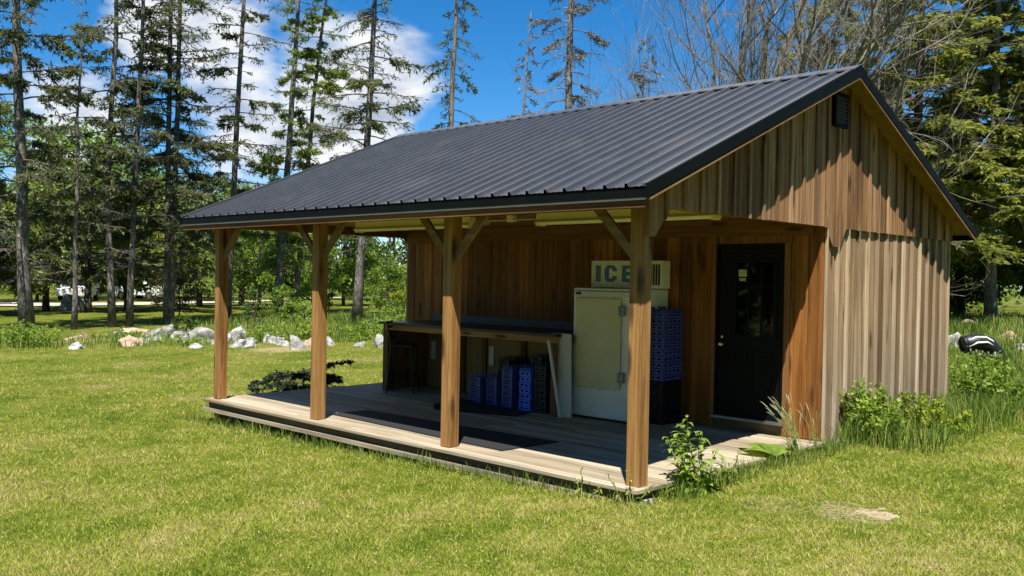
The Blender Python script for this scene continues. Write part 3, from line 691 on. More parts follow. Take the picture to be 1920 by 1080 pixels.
# bar stool facing across the view
st = empty('bar_stool', (-6.42, 2.60, 0.002), 'dark metal bar stool with slatted backrest standing in front of the counter', 'stool', rz=math.radians(38))
for s in (-1, 1):
    mb = MB(); mb.tube([(0.21, s*0.20, 0.0), (0.155, s*0.15, 0.70)], [0.014, 0.016], 8); mb.build('leg', M['stool'], st)
    mb = MB(); mb.tube([(-0.22, s*0.20, 0.0), (-0.165, s*0.15, 0.70), (-0.185, s*0.155, 0.85), (-0.235, s*0.16, 1.12)], [0.014, 0.016, 0.015, 0.012], 8); mb.build('leg', M['stool'], st)
mb = MB(); mb.box(-0.18, 0.19, -0.18, 0.18, 0.701, 0.755); mb.build('seat', M['seat'], st, bevel=0.02)
mb = MB()
for z, w in ((0.86, -0.187), (0.94, -0.202), (1.02, -0.217), (1.09, -0.230)):
    mb.box(w-0.008, w+0.008, -0.15, 0.15, z-0.018, z+0.018)
mb.build('backrest', M['stool'], st)
mb = MB()
def lerp3(a, b, t): return tuple(p+(q-p)*t for p, q in zip(a, b))
fl = [lerp3((0.21, s*0.20, 0), (0.155, s*0.15, 0.7), 0.36) for s in (-1, 1)]; bl = [lerp3((-0.22, s*0.20, 0), (-0.165, s*0.15, 0.7), 0.36) for s in (-1, 1)]
for a, b in ((fl[0], fl[1]), (fl[1], bl[1]), (bl[1], bl[0]), (bl[0], fl[0])): mb.tube([a, b], 0.010, 6)
mb.build('footrest', M['stool'], st)

# ice freezer
FX0, FX1, FY0, FY1, FH = -3.115, -2.10, 2.77, 3.47, 1.70
fz = empty('ice_freezer', ((FX0+FX1)/2, (FY0+FY1)/2, 0.002), 'tall white ice freezer with a yellowed front door beside the counter', 'freezer')
fo = Vector((-(FX0+FX1)/2, -(FY0+FY1)/2, -0.002))
def fpart(mb, name, mat, bevel=0.0, par=None):
    o = mb.build(name, mat, fz if par is None else par, bevel)
    if par is None: o.location = fo
    return o
mb = MB(); mb.box(FX0, FX1, FY0, FY1, 0.03, FH); fpart(mb, 'cabinet', M['white'], 0.012)
mb = MB(); mb.box(FX0+0.03, FX1-0.03, FY0+0.03, FY1-0.03, 0.003, 0.029); fpart(mb, 'plinth', M['darkgap'])
mb = MB(); mb.box(FX0+0.015, FX1-0.015, FY0-0.006, FY0-0.001, 1.655, 1.675); fpart(mb, 'top_trim', M['steel'])
mb = MB(); mb.box(FX0+0.005, FX1-0.005, FY0-0.005, FY0-0.0005, 1.595, 1.650); fpart(mb, 'header_panel', M['creamtrim'])
mb = MB(); mb.box(-3.045, -2.315, FY0-0.045, FY0-0.012, 0.415, 1.575); dr = fpart(mb, 'freezer_door', M['cream'], 0.012)
mb = MB(); mb.box(-3.035, -2.325, FY0-0.0115, FY0-0.0005, 0.425, 1.565); fpart(mb, 'door_seal', M['darkgap'])
for zz in (1.36, 0.52):
    mb = MB(); mb.box(-2.335, -2.300, FY0-0.062, FY0-0.046, zz, zz+0.12); mb.box(-2.300, -2.250, FY0-0.055, FY0-0.001, zz, zz+0.12); fpart(mb, 'hinge', M['steel'], 0.004)
mb = MB(); mb.box(-3.085, -3.02, FY0-0.070, FY0-0.046, 0.97, 1.07); fpart(mb, 'handle', M['steel'], 0.006)
mb = MB(); mb.box(-3.06, -2.99, FY0-0.03, FY0-0.006, 1.615, 1.645); fpart(mb, 'latch', M['darkgap'])
# block letters
def letter(mb, ch, x, z, w, h, f, t=0.0):
    """f(u, v) maps letter plane to an outline point; strokes are prisms built in the plane"""
    s = 0.36*w
    def P(poly): f(mb, [(x+u, z+v) for u, v in poly])
    if ch == 'I': P([(0, 0), (w, 0), (w, h), (0, h)])
    if ch == 'E':
        P([(0, 0), (s, 0), (s, h), (0, h)])
        for v in (0, (h-h*0.2)/2, h-h*0.2): P([(s, v), (w if v != (h-h*0.2)/2 else w*0.92, v), (w if v != (h-h*0.2)/2 else w*0.92, v+h*0.2), (s, v+h*0.2)])
    if ch == 'C':
        c = w*0.24
        P([(0, c), (s, c+0.006), (s, h-c-0.006), (0, h-c)])
        P([(0, c), (c, 0), (w-c, 0), (w, c), (w, h*0.36), (w-s, h*0.36), (w-s, h*0.2), (s, h*0.2), (s, c+0.006)])
        P([(0, h-c), (s, h-c-0.006), (s, h-h*0.2), (w-s, h-h*0.2), (w-s, h*0.64), (w, h*0.64), (w, h-c), (w-c, h), (c, h)])
mb = MB(); fx = lambda m_, poly: m_.prism(poly, 'x', FX1+0.001, FX1+0.005)
for ch, x, w in (('I', 2.87, 0.10), ('C', 3.01, 0.19), ('E', 3.24, 0.18)): letter(mb, ch, x, 1.22, w, 0.26, fx)
fpart(mb, 'side_lettering', M['blueink'])
# ICE sign box standing on the freezer
SX0, SX1, SY = -3.005, -1.868, 3.0
sg = empty('ice_sign', ((SX0+SX1)/2, SY, FH+0.002), 'pale yellow box sign with blue letters ICE standing on top of the freezer', 'sign')
so_ = Vector((-(SX0+SX1)/2, -SY, -FH-0.002))
def spart(mb, name, mat, bevel=0.0):
    o = mb.build(name, mat, sg, bevel); o.location = so_; return o
mb = MB(); z0, z1 = FH+0.012, FH+0.362
mb.box(SX0, SX1, SY+0.004, SY+0.16, z0, z1); spart(mb, 'sign_box', M['creamtrim'], 0.004)
mb = MB(); mb.box(SX0, SX1, SY-0.006, SY+0.0035, z0, z0+0.035); mb.box(SX0, SX1, SY-0.006, SY+0.0035, z1-0.03, z1); mb.box(SX0, SX0+0.03, SY-0.006, SY+0.0035, z0+0.0355, z1-0.0305); mb.box(SX1-0.03, SX1, SY-0.006, SY+0.0035, z0+0.0355, z1-0.0305); spart(mb, 'sign_frame', M['creamtrim'])
mb = MB(); mb.box(SX0+0.031, SX1-0.031, SY-0.001, SY+0.003, z0+0.036, z1-0.031); spart(mb, 'sign_face', M['signface'])
mb = MB(); fy = lambda m_, poly: m_.prism(poly, 'y', SY-0.006, SY-0.0015)
for ch, x, w in (('I', -2.935, 0.085), ('C', -2.785, 0.20), ('E', -2.50, 0.19)): letter(mb, ch, x, z0+0.075, w, 0.215, fy)
spart(mb, 'lettering', M['blueink'])
mb = MB()
for k in range(4): mb.box(-2.055+k*0.040, -2.055+k*0.040+0.026, SY-0.006, SY-0.0015, z0+0.045, z1-0.045)
spart(mb, 'stripe', M['darkgap'])
mb = MB(); mb.box(SX0+0.1, SX0+0.3, SY+0.02, SY+0.14, FH+0.002, FH+0.0115); spart(mb, 'foot', M['darkgap']); mb = MB(); mb.box(SX1-0.42, SX1-0.28, SY+0.02, SY+0.14, FH+0.002, FH+0.0115); spart(mb, 'foot', M['darkgap'])

# white panel and leaning board at the counter's end
mb = MB(); mb.box(-3.36, -3.03, 2.60, 2.64, 0.003, 1.095)
mb.v = [(x+0.03 if z < 0.5 else x, y, z) for x, y, z in mb.v]
wp = tag(mb.build('white_panel', M['whitepaint'], None, 0.004), 'upright white panel between the end of the counter and the freezer', 'panel')
mb = MB(); mb.beam((-3.05, 2.46, 0.012), (-3.27, 2.455, 1.005), 0.03, 0.032, up=(0, 1, 0))
tag(mb.build('leaning_board', M['whitepaint'], None, 0.003), 'narrow white strip of wood leaning against the counter front', 'board')

# crates
CW, CD, CH = 0.215, 0.42, 0.078
def crate_mesh(style):
    mb = MB(); w, d, h = CW/2, CD/2, CH; t = 0.012
    mb.box(-w+0.002, w-0.002, -d+0.002, d-0.002, 0.0, 0.008)
    for s in (-1, 1):
        a, b = (s*d, s*(d-t)) if s > 0 else (s*d, s*d+t)
        a, b = min(a, b), max(a, b)
        e, f = (w-t, w) if s > 0 else (-w, -w+t)
        if style == 'slat':
            for z0, z1 in ((0.009, 0.022), (0.034, 0.045), (0.058, 0.070)): mb.box(-w+0.045, w-0.045, a, b, z0, z1); mb.box(e, f, -d+0.06, d-0.06, z0, z1)
            for q in (-1, 1): mb.box(min(q*w, q*(w-0.044)), max(q*w, q*(w-0.044)), a-0.001, b+0.001, 0.009, 0.071)
            for q in (-1, 0, 1): mb.box(e-0.001, f+0.001, q*(d-0.045)-0.03, q*(d-0.045)+0.03, 0.009, 0.0705)
        else:
            for z0, z1 in ((0.009, 0.027), (0.052, 0.070)): mb.box(-w, w, a, b, z0, z1); mb.box(e, f, -d+t+.001, d-t-.001, z0, z1)
            for q in (-1, 0, 1):
                c_ = q*(w-0.02); mb.prism([(c_-0.026, 0.0275), (c_+0.026, 0.0275), (c_+0.014, 0.0395), (c_+0.026, 0.0515), (c_-0.026, 0.0515), (c_-0.014, 0.0395)], 'y', a, b)
            for q in (-2, -1, 0, 1, 2): mb.box(e, f, q*(d-0.03)/2-0.016, q*(d-0.03)/2+0.016, 0.0275, 0.0515)
    for i in (-1, -0.5, 0, 0.5, 1):
        for s in (-1, 1): mb.box(i*(w-0.012)-0.009, i*(w-0.012)+0.009, s*(d-0.010)-0.006, s*(d-0.010)+0.006, 0.0715, 0.0775)
    return mb
MESH = {}
for col in ('navy', 'blue', 'blackcrate'):
    for sty in ('slat', 'lattice'):
        me = bpy.data.meshes.new('crate'); q = crate_mesh(sty); me.from_pydata(q.v, [], q.f); me.update()
        bm = bmesh.new(); bm.from_mesh(me); bmesh.ops.recalc_face_normals(bm, faces=bm.faces); bm.to_mesh(me); bm.free()
        me.materials.append(M[col]); MESH[(col, sty)] = me
prong = {}
ORD = ['bottom', 'second', 'third', 'fourth', 'fifth', 'sixth', 'seventh', 'eighth', 'ninth', 'tenth', 'eleventh', 'twelfth', 'thirteenth', 'fourteenth', 'fifteenth', 'sixteenth', 'seventeenth', 'eighteenth']
def stack(x, y, seq, where, group, jit, rot=0.0):
    r = random.Random(jit); z = 0.003
    for k, (col, sty) in enumerate(seq):
        o = bpy.data.objects.new('bottle_crate', MESH[(col, sty)]); COL.objects.link(o)
        o.location = (x+r.uniform(-.004, .004), y+r.uniform(-.005, .005), z); o.rotation_euler = (0, 0, rot+r.uniform(-.012, .012))
        cname = {'navy': 'dark blue', 'blue': 'bright blue', 'blackcrate': 'black'}[col]
        pl = 'top' if k == len(seq)-1 else (ORD[k] if k == 0 else ORD[k]+' from bottom')
        tag(o, f'{cname} crate, {pl}, in {where}', 'crate', group)
        if k == len(seq)-1:
            mb = MB(); w, d = CW/2, CD/2
            mb.add(list(map(lambda v_: tuple(v_.co), o.data.vertices)), [tuple(p_.vertices) for p_ in o.data.polygons])
            for s in (-1, 1):
                for i in range(5):
                    c_ = -w+0.02+i*(CW-0.04)/4; mb.box(c_-0.009, c_+0.009, s*(d-0.012)-0.005, s*(d-0.012)+0.005, 0.078, 0.112)
                for i in range(1, 7):
                    c_ = -d+i*CD/7; mb.box(s*(w-0.012)-0.005, s*(w-0.012)+0.005, c_-0.009, c_+0.009, 0.078, 0.112)
            tp = mb.build('crate', M[col]); me_ = tp.data; bpy.data.objects.remove(tp); o.data = me_
        z += CH+0.0005
U = 'crates stacked under the counter'
stack(-4.74, 2.72, [('navy', 'slat')]*5, 'the short stack nearest the stool', U, 1, 0.10)
stack(-4.46, 2.80, [('navy', 'slat')]*5, 'the short stack touching the taller blue one', U, 2, 0.0)
stack(-4.16, 2.82, [('navy', 'slat')]*7, 'the tall dark blue stack', U, 3, -0.06)
stack(-3.80, 2.80, [('blue', 'lattice')]*7, 'the bright blue stack', U, 4, -0.04)
stack(-3.55, 2.83, [('blackcrate', 'lattice')]*8, 'the black stack beside the leaning board', U, 5, -0.03)
stack(-4.62, 3.2, [('blackcrate', 'slat')]*8, 'the black stack behind the short stacks', U, 6, 0.02)
stack(-4.02, 3.26, [('blackcrate', 'slat')]*9, 'the black stack behind the bright blue', U, 7, 0.0)
stack(-1.985, 3.265, [('blackcrate', 'slat')]*7+[('navy', 'lattice')]*11, 'the tall stack beside the freezer', 'crates stacked beside the freezer', 8, 0.0)

# mats
def slab(name, poly, z0, z1, mat, label, cat, group=None, bend=None):
    mb = MB(); mb.prism(poly, 'z', z0, z1); o = mb.build(name, mat); return tag(o, label, cat, group)
slab('rubber_mat', [(-5.22, 0.42), (-1.98, 0.30), (-1.93, 1.14), (-5.17, 0.98)], 0.003, 0.012, M['mat'], 'long black rubber mat lying along the front of the deck', 'mat', 'mats on the deck')
mb = MB()
ctr = [(0.0, 0.0), (0.16, 0.035), (0.3, 0.015), (0.8, 0.006), (1.25, 0.004)]
P0 = Vector((-4.72, 1.75, 0.012)); dirv = Vector((1.0, 0.32, 0)).normalized(); sdv = Vector((-0.35, 1, 0)).normalized()
vs = []; fs = []
prof2 = [(0.0, 0.01), (0.0, 0.075), (0.10, 0.085), (0.22, 0.055), (0.42, 0.02), (0.8, 0.012), (1.26, 0.010)]
for (s, zt) in prof2:
    for wv in (0.0, 0.68):
        p_ = P0+dirv*s+sdv*wv*(1 if s > .05 else 0.9); vs.append((p_.x, p_.y, 0.003)); vs.append((p_.x, p_.y, zt))
for k in range(len(prof2)-1):
    a = 4*k; b = 4*k+4
    fs += [(a+1, b+1, b+3, a+3), (a, a+2, b+2, b), (a, b, b+1, a+1), (a+2, a+3, b+3, b+2)]
fs += [(0, 1, 3, 2), (len(vs)-4, len(vs)-2, len(vs)-1, len(vs)-3)]
mb.add(vs, fs)
tag(mb.build('rubber_mat', M['mat']), 'short black mat with a raised folded end in front of the crates', 'mat', 'mats on the deck')

# ------------------------------------------------------------------ foliage helpers
def unit(v): return v/(np.linalg.norm(v, axis=-1, keepdims=True)+1e-9)
def diamonds(P, Dv, L, Wd, rng):
    """leaf quads: P base, Dv direction, L length, Wd width"""
    k = len(P); side = unit(np.cross(Dv, rng.normal(size=(k, 3))))
    mid = P+Dv*(L*0.45)[:, None]
    V = np.stack([P, mid+side*(Wd/2)[:, None], P+Dv*L[:, None], mid-side*(Wd/2)[:, None]], 1).reshape(-1, 3)
    F = np.arange(4*k).reshape(-1, 4)
    return V, F
def trunk_path(h, lean, rng, wig=0.06, n_=14, curve=0.0):
    z = np.linspace(-0.15, h, n_); t = z/h
    off = lean*(z/11.0)+curve*np.sin(np.clip(z/11, 0, 1)*PI)
    wx = np.cumsum(rng.normal(size=n_))*wig*0.4; wy = np.cumsum(rng.normal(size=n_))*wig*0.4
    wx -= wx[1]; wy -= wy[1]
    return np.stack([RIGHT.x*off+wx, RIGHT.y*off+wy, z], 1)
def interp_path(P, z): return np.array([np.interp(z, P[:, 2], P[:, 0]), np.interp(z, P[:, 2], P[:, 1]), z])

def conifer(name, label, x, y, h, r, seed, lean=0.0, blen=1.6, z_dead=1.5, z_live=5.0, live=0.6, step=0.2, needle='needle', bark='bark', twig='twig',
            sprig=1.0, nl=0.18, nw=0.045, droop=0.35, group='tall spruce trees in the row behind the lawn', twin=0.0, curve=0.0, flat=False, top=0.5, lvar=(0.3, 1.15), outer=0.3, twigs=6.5, dead_len=0.75, patch=0.5):
    rng = np.random.default_rng(seed)
    z0 = float(G(x, y)); root = empty(name, (x, y, z0), label, 'tree', group)
    stems = [np.zeros(2)] if not twin else [-np.array([RIGHT.x, RIGHT.y])*twin/2, np.array([RIGHT.x, RIGHT.y])*twin/2]
    NP_ = []; ND = []; NL = []
    for si, so2 in enumerate(stems):
        tb = MB()
        P = trunk_path(h*(1 if si == 0 else 0.93), lean, rng, curve=curve); P[:, :2] += so2*np.clip(0.35+P[:, 2:3]/4, 0, 1)
        rad = r*np.clip(1-P[:, 2]/h, 0.04, 1)**0.75; rad[0] *= 1.35; rad[1] *= 1.08
        tb.tube(P, rad, 9); nface = len(tb.f)
        z = z_dead; az = rng.uniform(0, 6.28)
        ph = rng.uniform(0, 10)
        while z < h*0.985:
            az += 2.4+rng.normal()*0.5
            alive = z > z_live-rng.uniform(0, 1.2)
            fr = (z-z_dead)/(h-z_dead)
            Lb = blen*max(0.10, (1-fr)**0.55)*rng.uniform(*lvar)
            if not alive: Lb *= dead_len*rng.uniform(0.45, 1.15)
            d = np.array([math.cos(az), math.sin(az), 0]); p0 = interp_path(P, z)
            a = rng.uniform(-0.15, 0.38) if alive else rng.uniform(-0.1, 0.45); b = -droop*rng.uniform(0.6, 1.5)
            ts = np.linspace(0, 1, 6); bend = rng.normal()*0.18
            sd_ = np.array([-d[1], d[0], 0])
            pts = p0+d*(ts*Lb)[:, None]+sd_*(bend*ts**2*Lb)[:, None]
            pts[:, 2] += (a*ts+b*ts**2+(0.25*ts**3 if not flat else 0.0))*Lb
            rb = np.clip(0.014*Lb+0.010, 0.010, 0.05)*(1-0.75*ts)
            tb.tube(pts, rb, 3, cap=False)
            nt_ = max(2, int(twigs*Lb*1.6)) if True else 0
            patchy = 0.5+0.5*math.sin(z*patch*2.1+ph+az*0.3)
            on = alive and rng.random() < live*(0.45+0.9*patchy)
            half = (not on) and alive and not flat and needle != 'deadneedle'; dens_ = 1.0 if on else 0.17
            for q in range(nt_):
                tq = rng.uniform(0.25, 1.0); pb = np.array([np.interp(tq, ts, pts[:, i]) for i in range(3)])
                sg_ = rng.choice([-1, 1]); dr_ = unit(d*rng.uniform(0.4, 1.0)+sd_*sg_*rng.uniform(0.5, 1.0)+np.array([0, 0, rng.uniform(-0.55, 0.12)]))
                tl = Lb*(0.16+0.28*(1-tq))*rng.uniform(0.6, 1.3)+0.08
                mid = pb+dr_*tl*0.55; end = pb+dr_*tl+np.array([0, 0, -droop*0.5*tl])
                tb.tube([pb, mid, end], [rb[-1]*0.9+0.004, 0.0065, 0.004], 3, cap=False)
                if on or half:
                    kk = max(2, int(tl*62*sprig*dens_)); tt = rng.uniform(0.1, 1.0, kk)
                    base = pb+(end-pb)*tt[:, None]
                    dd = unit(dr_*0.7+rng.normal(size=(kk, 3))*(0.55 if not flat else 0.45)*np.array([1, 1, 0.35 if flat else 0.8])+np.array([0, 0, -0.25 if not flat else -0.12]))
                    NP_.append(base); ND.append(dd)
            if on or half:
                kk = max(3, int(Lb*44*sprig*dens_)); tt = rng.uniform(outer, 1.0, kk)
                base = np.stack([np.interp(tt, ts, pts[:, i]) for i in range(3)], 1)
                dd = unit(d*0.6+rng.normal(size=(kk, 3))*0.6*np.array([1, 1, 0.4 if flat else 0.8])+np.array([0, 0, -0.2]))
                NP_.append(base); ND.append(dd)
            z += step*rng.uniform(0.5, 1.5)
        to = tb.build('trunk', M[bark], root, smooth=True); to.data.materials.append(M[twig])
        mi = np.ones(len(to.data.polygons), np.int32); mi[:nface] = 0; to.data.polygons.foreach_set('material_index', mi)
    if NP_:
        P_ = np.concatenate(NP_); D_ = np.concatenate(ND); L_ = nl*rng.uniform(0.6, 1.5, len(P_)); W_ = nw*rng.uniform(0.7, 1.4, len(P_))
        Vv, Ff = diamonds(P_, D_, L_, W_, rng); rawmesh('crown', Vv, Ff, M[needle], root)
    return root

def clumpleaves(rng, centers, radii, per, size, up=0.3):
    P = []; 
    for c_, rr in zip(centers, radii):
        k = int(per*rng.uniform(0.7, 1.3)); v = unit(rng.normal(size=(k, 3)))*(rng.uniform(0, 1, k)**0.45)[:, None]
        P.append(c_+v*rr*np.array([1, 1, 0.72]))
    P = np.concatenate(P); k = len(P)
    D_ = unit(rng.normal(size=(k, 3))+np.array([0, 0, -up]))
    return diamonds(P, D_, size*rng.uniform(0.6, 1.4, k), size*0.62*rng.uniform(0.6, 1.3, k), rng)
def broadleaf(name, label, x, y, h, w, seed, mat='leafmid', zb=0.8, n_cl=34, per=95, size=0.16, bark='barkdark', r=0.12, group=None, cat='tree', clr=0.9):
    rng = np.random.default_rng(seed); z0 = float(G(x, y)); root = empty(name, (x, y, z0), label, cat, group)
    P = trunk_path(h*0.8, 0, rng, n_=8); t = MB(); t.tube(P, r*np.clip(1-P[:, 2]/h, 0.1, 1), 7)
    cs = []; rs = []
    for k in range(n_cl):
        u = unit(rng.normal(size=3)); rr = rng.uniform(0.35, 1.0)**0.6
        zc = zb+(h-zb)*(0.5+0.5*u[2]*rr)
        wid = w/2*(1-0.55*max(0, (zc-zb)/(h-zb)-0.45)/0.55)
        cs.append(np.array([u[0]*rr*wid, u[1]*rr*wid, zc])); rs.append(clr*rng.uniform(0.35, 0.8)*min(w, h)*0.22)
        if k % 2 == 0:
            b0 = interp_path(P, min(h*0.7, max(0.3, zc*0.55))); t.tube([b0, (b0+cs[-1])/2+np.array([0, 0, 0.1]), cs[-1]], [r*0.35, r*0.2, 0.01], 4, cap=False)
    t.build('trunk', M[bark], root)
    Vv, Ff = clumpleaves(rng, cs, rs, per, size); rawmesh('crown', Vv, Ff, M[mat], root)
    return root
# ------------------------------------------------------------------ trees behind the lawn
conifer('spruce_tree', 'thick dark half bare spruce, leftmost of the tree row beyond the lawn', -30.9, 5.1, 23, 0.23, 101, lean=-0.5, blen=2.9, z_dead=1.8, z_live=4.5, live=0.42, sprig=1.0, step=0.17)
conifer('spruce_tree', 'thin short spruce between the leftmost thick spruce and the paired slim ones', -29.8, 6.4, 12.4, 0.10, 102, lean=0.0, blen=1.7, z_dead=1.6, z_live=4.2, live=0.42, sprig=0.9, step=0.2)
conifer('spruce_tree', 'slim spruce, left one of the close pair with crossing lower trunks', -30.3, 8.0, 24, 0.13, 103, lean=0.0, blen=2.4, z_dead=2.0, z_live=5.5, live=0.26, curve=-0.28, step=0.2, sprig=0.9)
conifer('spruce_tree', 'slim spruce, right one of the close pair with crossing lower trunks', -30.2, 8.55, 23, 0.12, 104, lean=0.22, blen=2.0, z_dead=2.0, z_live=6.0, live=0.22, step=0.2, sprig=0.9)
conifer('spruce_tree', 'twin stemmed spruce with dark drooping green boughs behind the rock row', -31.0, 10.5, 24, 0.135, 105, lean=0.15, blen=2.9, z_dead=2.2, z_live=3.8, live=0.42, sprig=1.1, twin=0.26, step=0.19, nl=0.19)
conifer('spruce_tree', 'pale trunked spruce seen above the far left corner of the roof', -32.2, 13.7, 23, 0.16, 106, lean=0.45, blen=2.3, z_dead=2.0, z_live=4.6, live=0.36, sprig=1.0, step=0.22)
conifer('spruce_tree', 'light green sparse conifer whose dark trunk shows between the two far posts', -34.4, 17.6, 23, 0.20, 107, lean=0.55, blen=2.2, z_dead=2.0, z_live=3.0, live=0.55, needle='needlelight', sprig=1.15, step=0.21, nl=0.2, nw=0.05)
conifer('spruce_tree', 'light green sparse conifer leaning right just behind the second post', -35.0, 18.9, 23, 0.15, 108, lean=0.95, blen=2.1, z_dead=2.0, z_live=3.0, live=0.55, needle='needlelight', sprig=1.15, step=0.21, nl=0.2, nw=0.05)
conifer('spruce_tree', 'tall thin needled spruce with pale trunk seen through the porch near the wall end', -26.3, 16.35, 22, 0.19, 109, lean=0.38, blen=2.6, z_dead=3.2, z_live=6.5, live=0.34, sprig=0.6, step=0.13, dead_len=0.8)
conifer('dead_spruce_tree', 'nearly dead spruce with curled drooping branches above the middle of the ridge', -25.1, 20.1, 20, 0.18, 110, lean=0.25, blen=1.6, z_dead=2.5, z_live=6.0, live=0.35, sprig=0.5, droop=0.75, step=0.17, bark='barkgrey', group='dead trees beyond the roof')
conifer('dead_spruce_tree', 'small thin dead snag with a bent bare top above the ridge', -24.55, 23.6, 14.2, 0.13, 111, lean=0.62, blen=1.35, z_dead=2.5, z_live=4, live=0.9, needle='deadneedle', twig='twigdead', bark='barkgrey', sprig=0.5, droop=0.55, step=0.2, group='dead trees beyond the roof')
conifer('dead_spruce_tree', 'large dead spruce with shaggy grey drooping branches above the ridge', -19.4, 21.5, 22, 0.21, 112, lean=0.02, blen=2.1, z_dead=3.0, z_live=4, live=0.6, needle='deadneedle', twig='twigdead', bark='bark', sprig=0.95, droop=0.55, step=0.2, nl=0.14, nw=0.03, group='dead trees beyond the roof')
conifer('dead_spruce_tree', 'short dead spruce under the bare branching tree above the ridge', -18.8, 25.8, 12.6, 0.11, 113, lean=0.05, blen=1.4, z_dead=3.0, z_live=4, live=0.7, needle='deadneedle', twig='twigdead', bark='barkgrey', sprig=0.7, droop=0.45, step=0.2, twin=0.3, group='dead trees beyond the roof')

def bare_tree(name, label, x, y, seed, stems, h, spread, r, group=None, bark='barkgrey', depth=4, bias=(0, 0)):
    rng = np.random.default_rng(seed); z0 = float(G(x, y)); root = empty(name, (x, y, z0), label, 'tree', group)
    tk = MB(); br = MB()
    def grow(mb, p, d, L, rad, lev):
        kk = 5; pts = [p]; q = p.copy(); dd = d.copy()
        for i in range(kk):
            dd = unit(dd+rng.normal(size=3)*0.13+np.array([0, 0, 0.04])); q = q+dd*L/kk; pts.append(q.copy())
        mb.tube(pts, np.linspace(rad, rad*(0.6 if lev == 0 else 0.55), kk+1), 7 if lev == 0 else (5 if lev == 1 else 3), cap=False)
        if lev >= depth: return
        nb = (5, 4, 4, 3, 3)[min(lev, 4)]
        for i in range(nb):
            t = rng.uniform(0.3, 1.0) if i else 1.0
            j = min(kk, max(1, int(t*kk))); b = pts[j]
            nd_ = unit(dd*1.15+rng.normal(size=3)*0.50+np.array([0, 0, 0.12])+np.array([bias[0], bias[1], 0.05])*0.4)
            grow(br, b, nd_, L*rng.uniform(0.45, 0.72), rad*(0.55 if i == 0 else 0.4), lev+1)
    for s in range(stems):
        a = s*2*PI/stems+rng.uniform(-0.3, 0.3); o = unit(np.array([math.cos(a)*spread+bias[0]*0.3, math.sin(a)*spread+bias[1]*0.3, 1.0])*np.array([rng.uniform(.6, 1.2), rng.uniform(.6, 1.2), 1]))
        grow(tk, np.array([math.cos(a)*0.25, math.sin(a)*0.25, -0.1]), o, h*rng.uniform(0.58, 0.78), r*rng.uniform(0.7, 1.15), 0)
    tk.build('trunk', M[bark], root, smooth=True); br.build('branches', M[bark], root)
    return root
bare_tree('bare_tree', 'big leafless many stemmed tree with grey branches above the right end of the ridge', -10.0, 20.4, 201, 10, 11.0, 0.13, 0.17, depth=5)
bare_tree('bare_tree', 'leafless tree with long thin branches reaching left over the ridge', -11.6, 20.2, 202, 3, 9.6, 0.4, 0.08, bias=(-0.5, -0.35), depth=4)
bare_tree('bare_tree', 'tall pale leafless tree rising behind the large dead spruce, right of it', -15.6, 24.5, 203, 2, 10.6, 0.14, 0.07, depth=4)

RG = 'yellow green conifers at the right of the shed'
conifer('hemlock_tree', 'dark trunked hemlock just right of the roof peak', -7.2, 25.4, 17, 0.22, 120, lean=0.1, blen=3.2, z_dead=2.5, z_live=3.2, live=1.0, needle='hemlock', bark='barkdark', sprig=0.95, flat=True, droop=0.22, step=0.15, nl=0.20, nw=0.065, twigs=8, lvar=(0.55, 1.2), dead_len=0.35, group=RG, top=1)
conifer('hemlock_tree', 'grey trunked hemlock standing in the open right of the back wall corner', -5.5, 28.0, 17, 0.19, 121, lean=-0.05, blen=2.9, z_dead=3.2, z_live=4.4, live=1.0, needle='hemlock', bark='barkgrey', sprig=0.95, flat=True, droop=0.22, step=0.16, nl=0.20, nw=0.065, twigs=8, lvar=(0.55, 1.2), dead_len=0.35, group=RG, top=1)
conifer('hemlock_tree', 'thick dark trunked hemlock at the right edge of the picture', -4.6, 30.0, 19, 0.27, 122, lean=-0.3, blen=3.3, z_dead=3.0, z_live=3.8, live=1.0, needle='hemlock', bark='barkdark', sprig=0.95, flat=True, droop=0.22, step=0.15, nl=0.20, nw=0.065, twigs=8, lvar=(0.55, 1.2), dead_len=0.35, group=RG, top=1)
conifer('hemlock_tree', 'far hemlock between the dark trunk by the roof peak and the grey trunk', -8.5, 34.0, 18, 0.2, 123, blen=3.4, z_dead=2.2, z_live=2.8, live=1.0, needle='hemlock', bark='barkdark', sprig=0.9, flat=True, droop=0.22, step=0.17, nl=0.24, nw=0.08, twigs=8, lvar=(0.55, 1.2), dead_len=0.35, group=RG, top=1)
conifer('hemlock_tree', 'hemlock whose top fills the gap left of the roof peak behind the bare tree', -11.5, 27.0, 15, 0.2, 124, blen=2.6, z_dead=2.0, z_live=3.5, live=0.7, needle='hemlock', bark='barkdark', sprig=0.85, flat=True, droop=0.25, step=0.17, nl=0.21, nw=0.07, twigs=7, group=RG, top=1)
conifer('hemlock_tree', 'slender conifer behind the left stems of the bare tree', -13.4, 29.5, 14.5, 0.16, 125, blen=2.0, z_dead=2.0, z_live=3.5, live=0.6, needle='hemlock', bark='barkdark', sprig=0.85, flat=True, droop=0.28, step=0.2, nl=0.21, nw=0.06, twigs=6, group=RG, top=1)

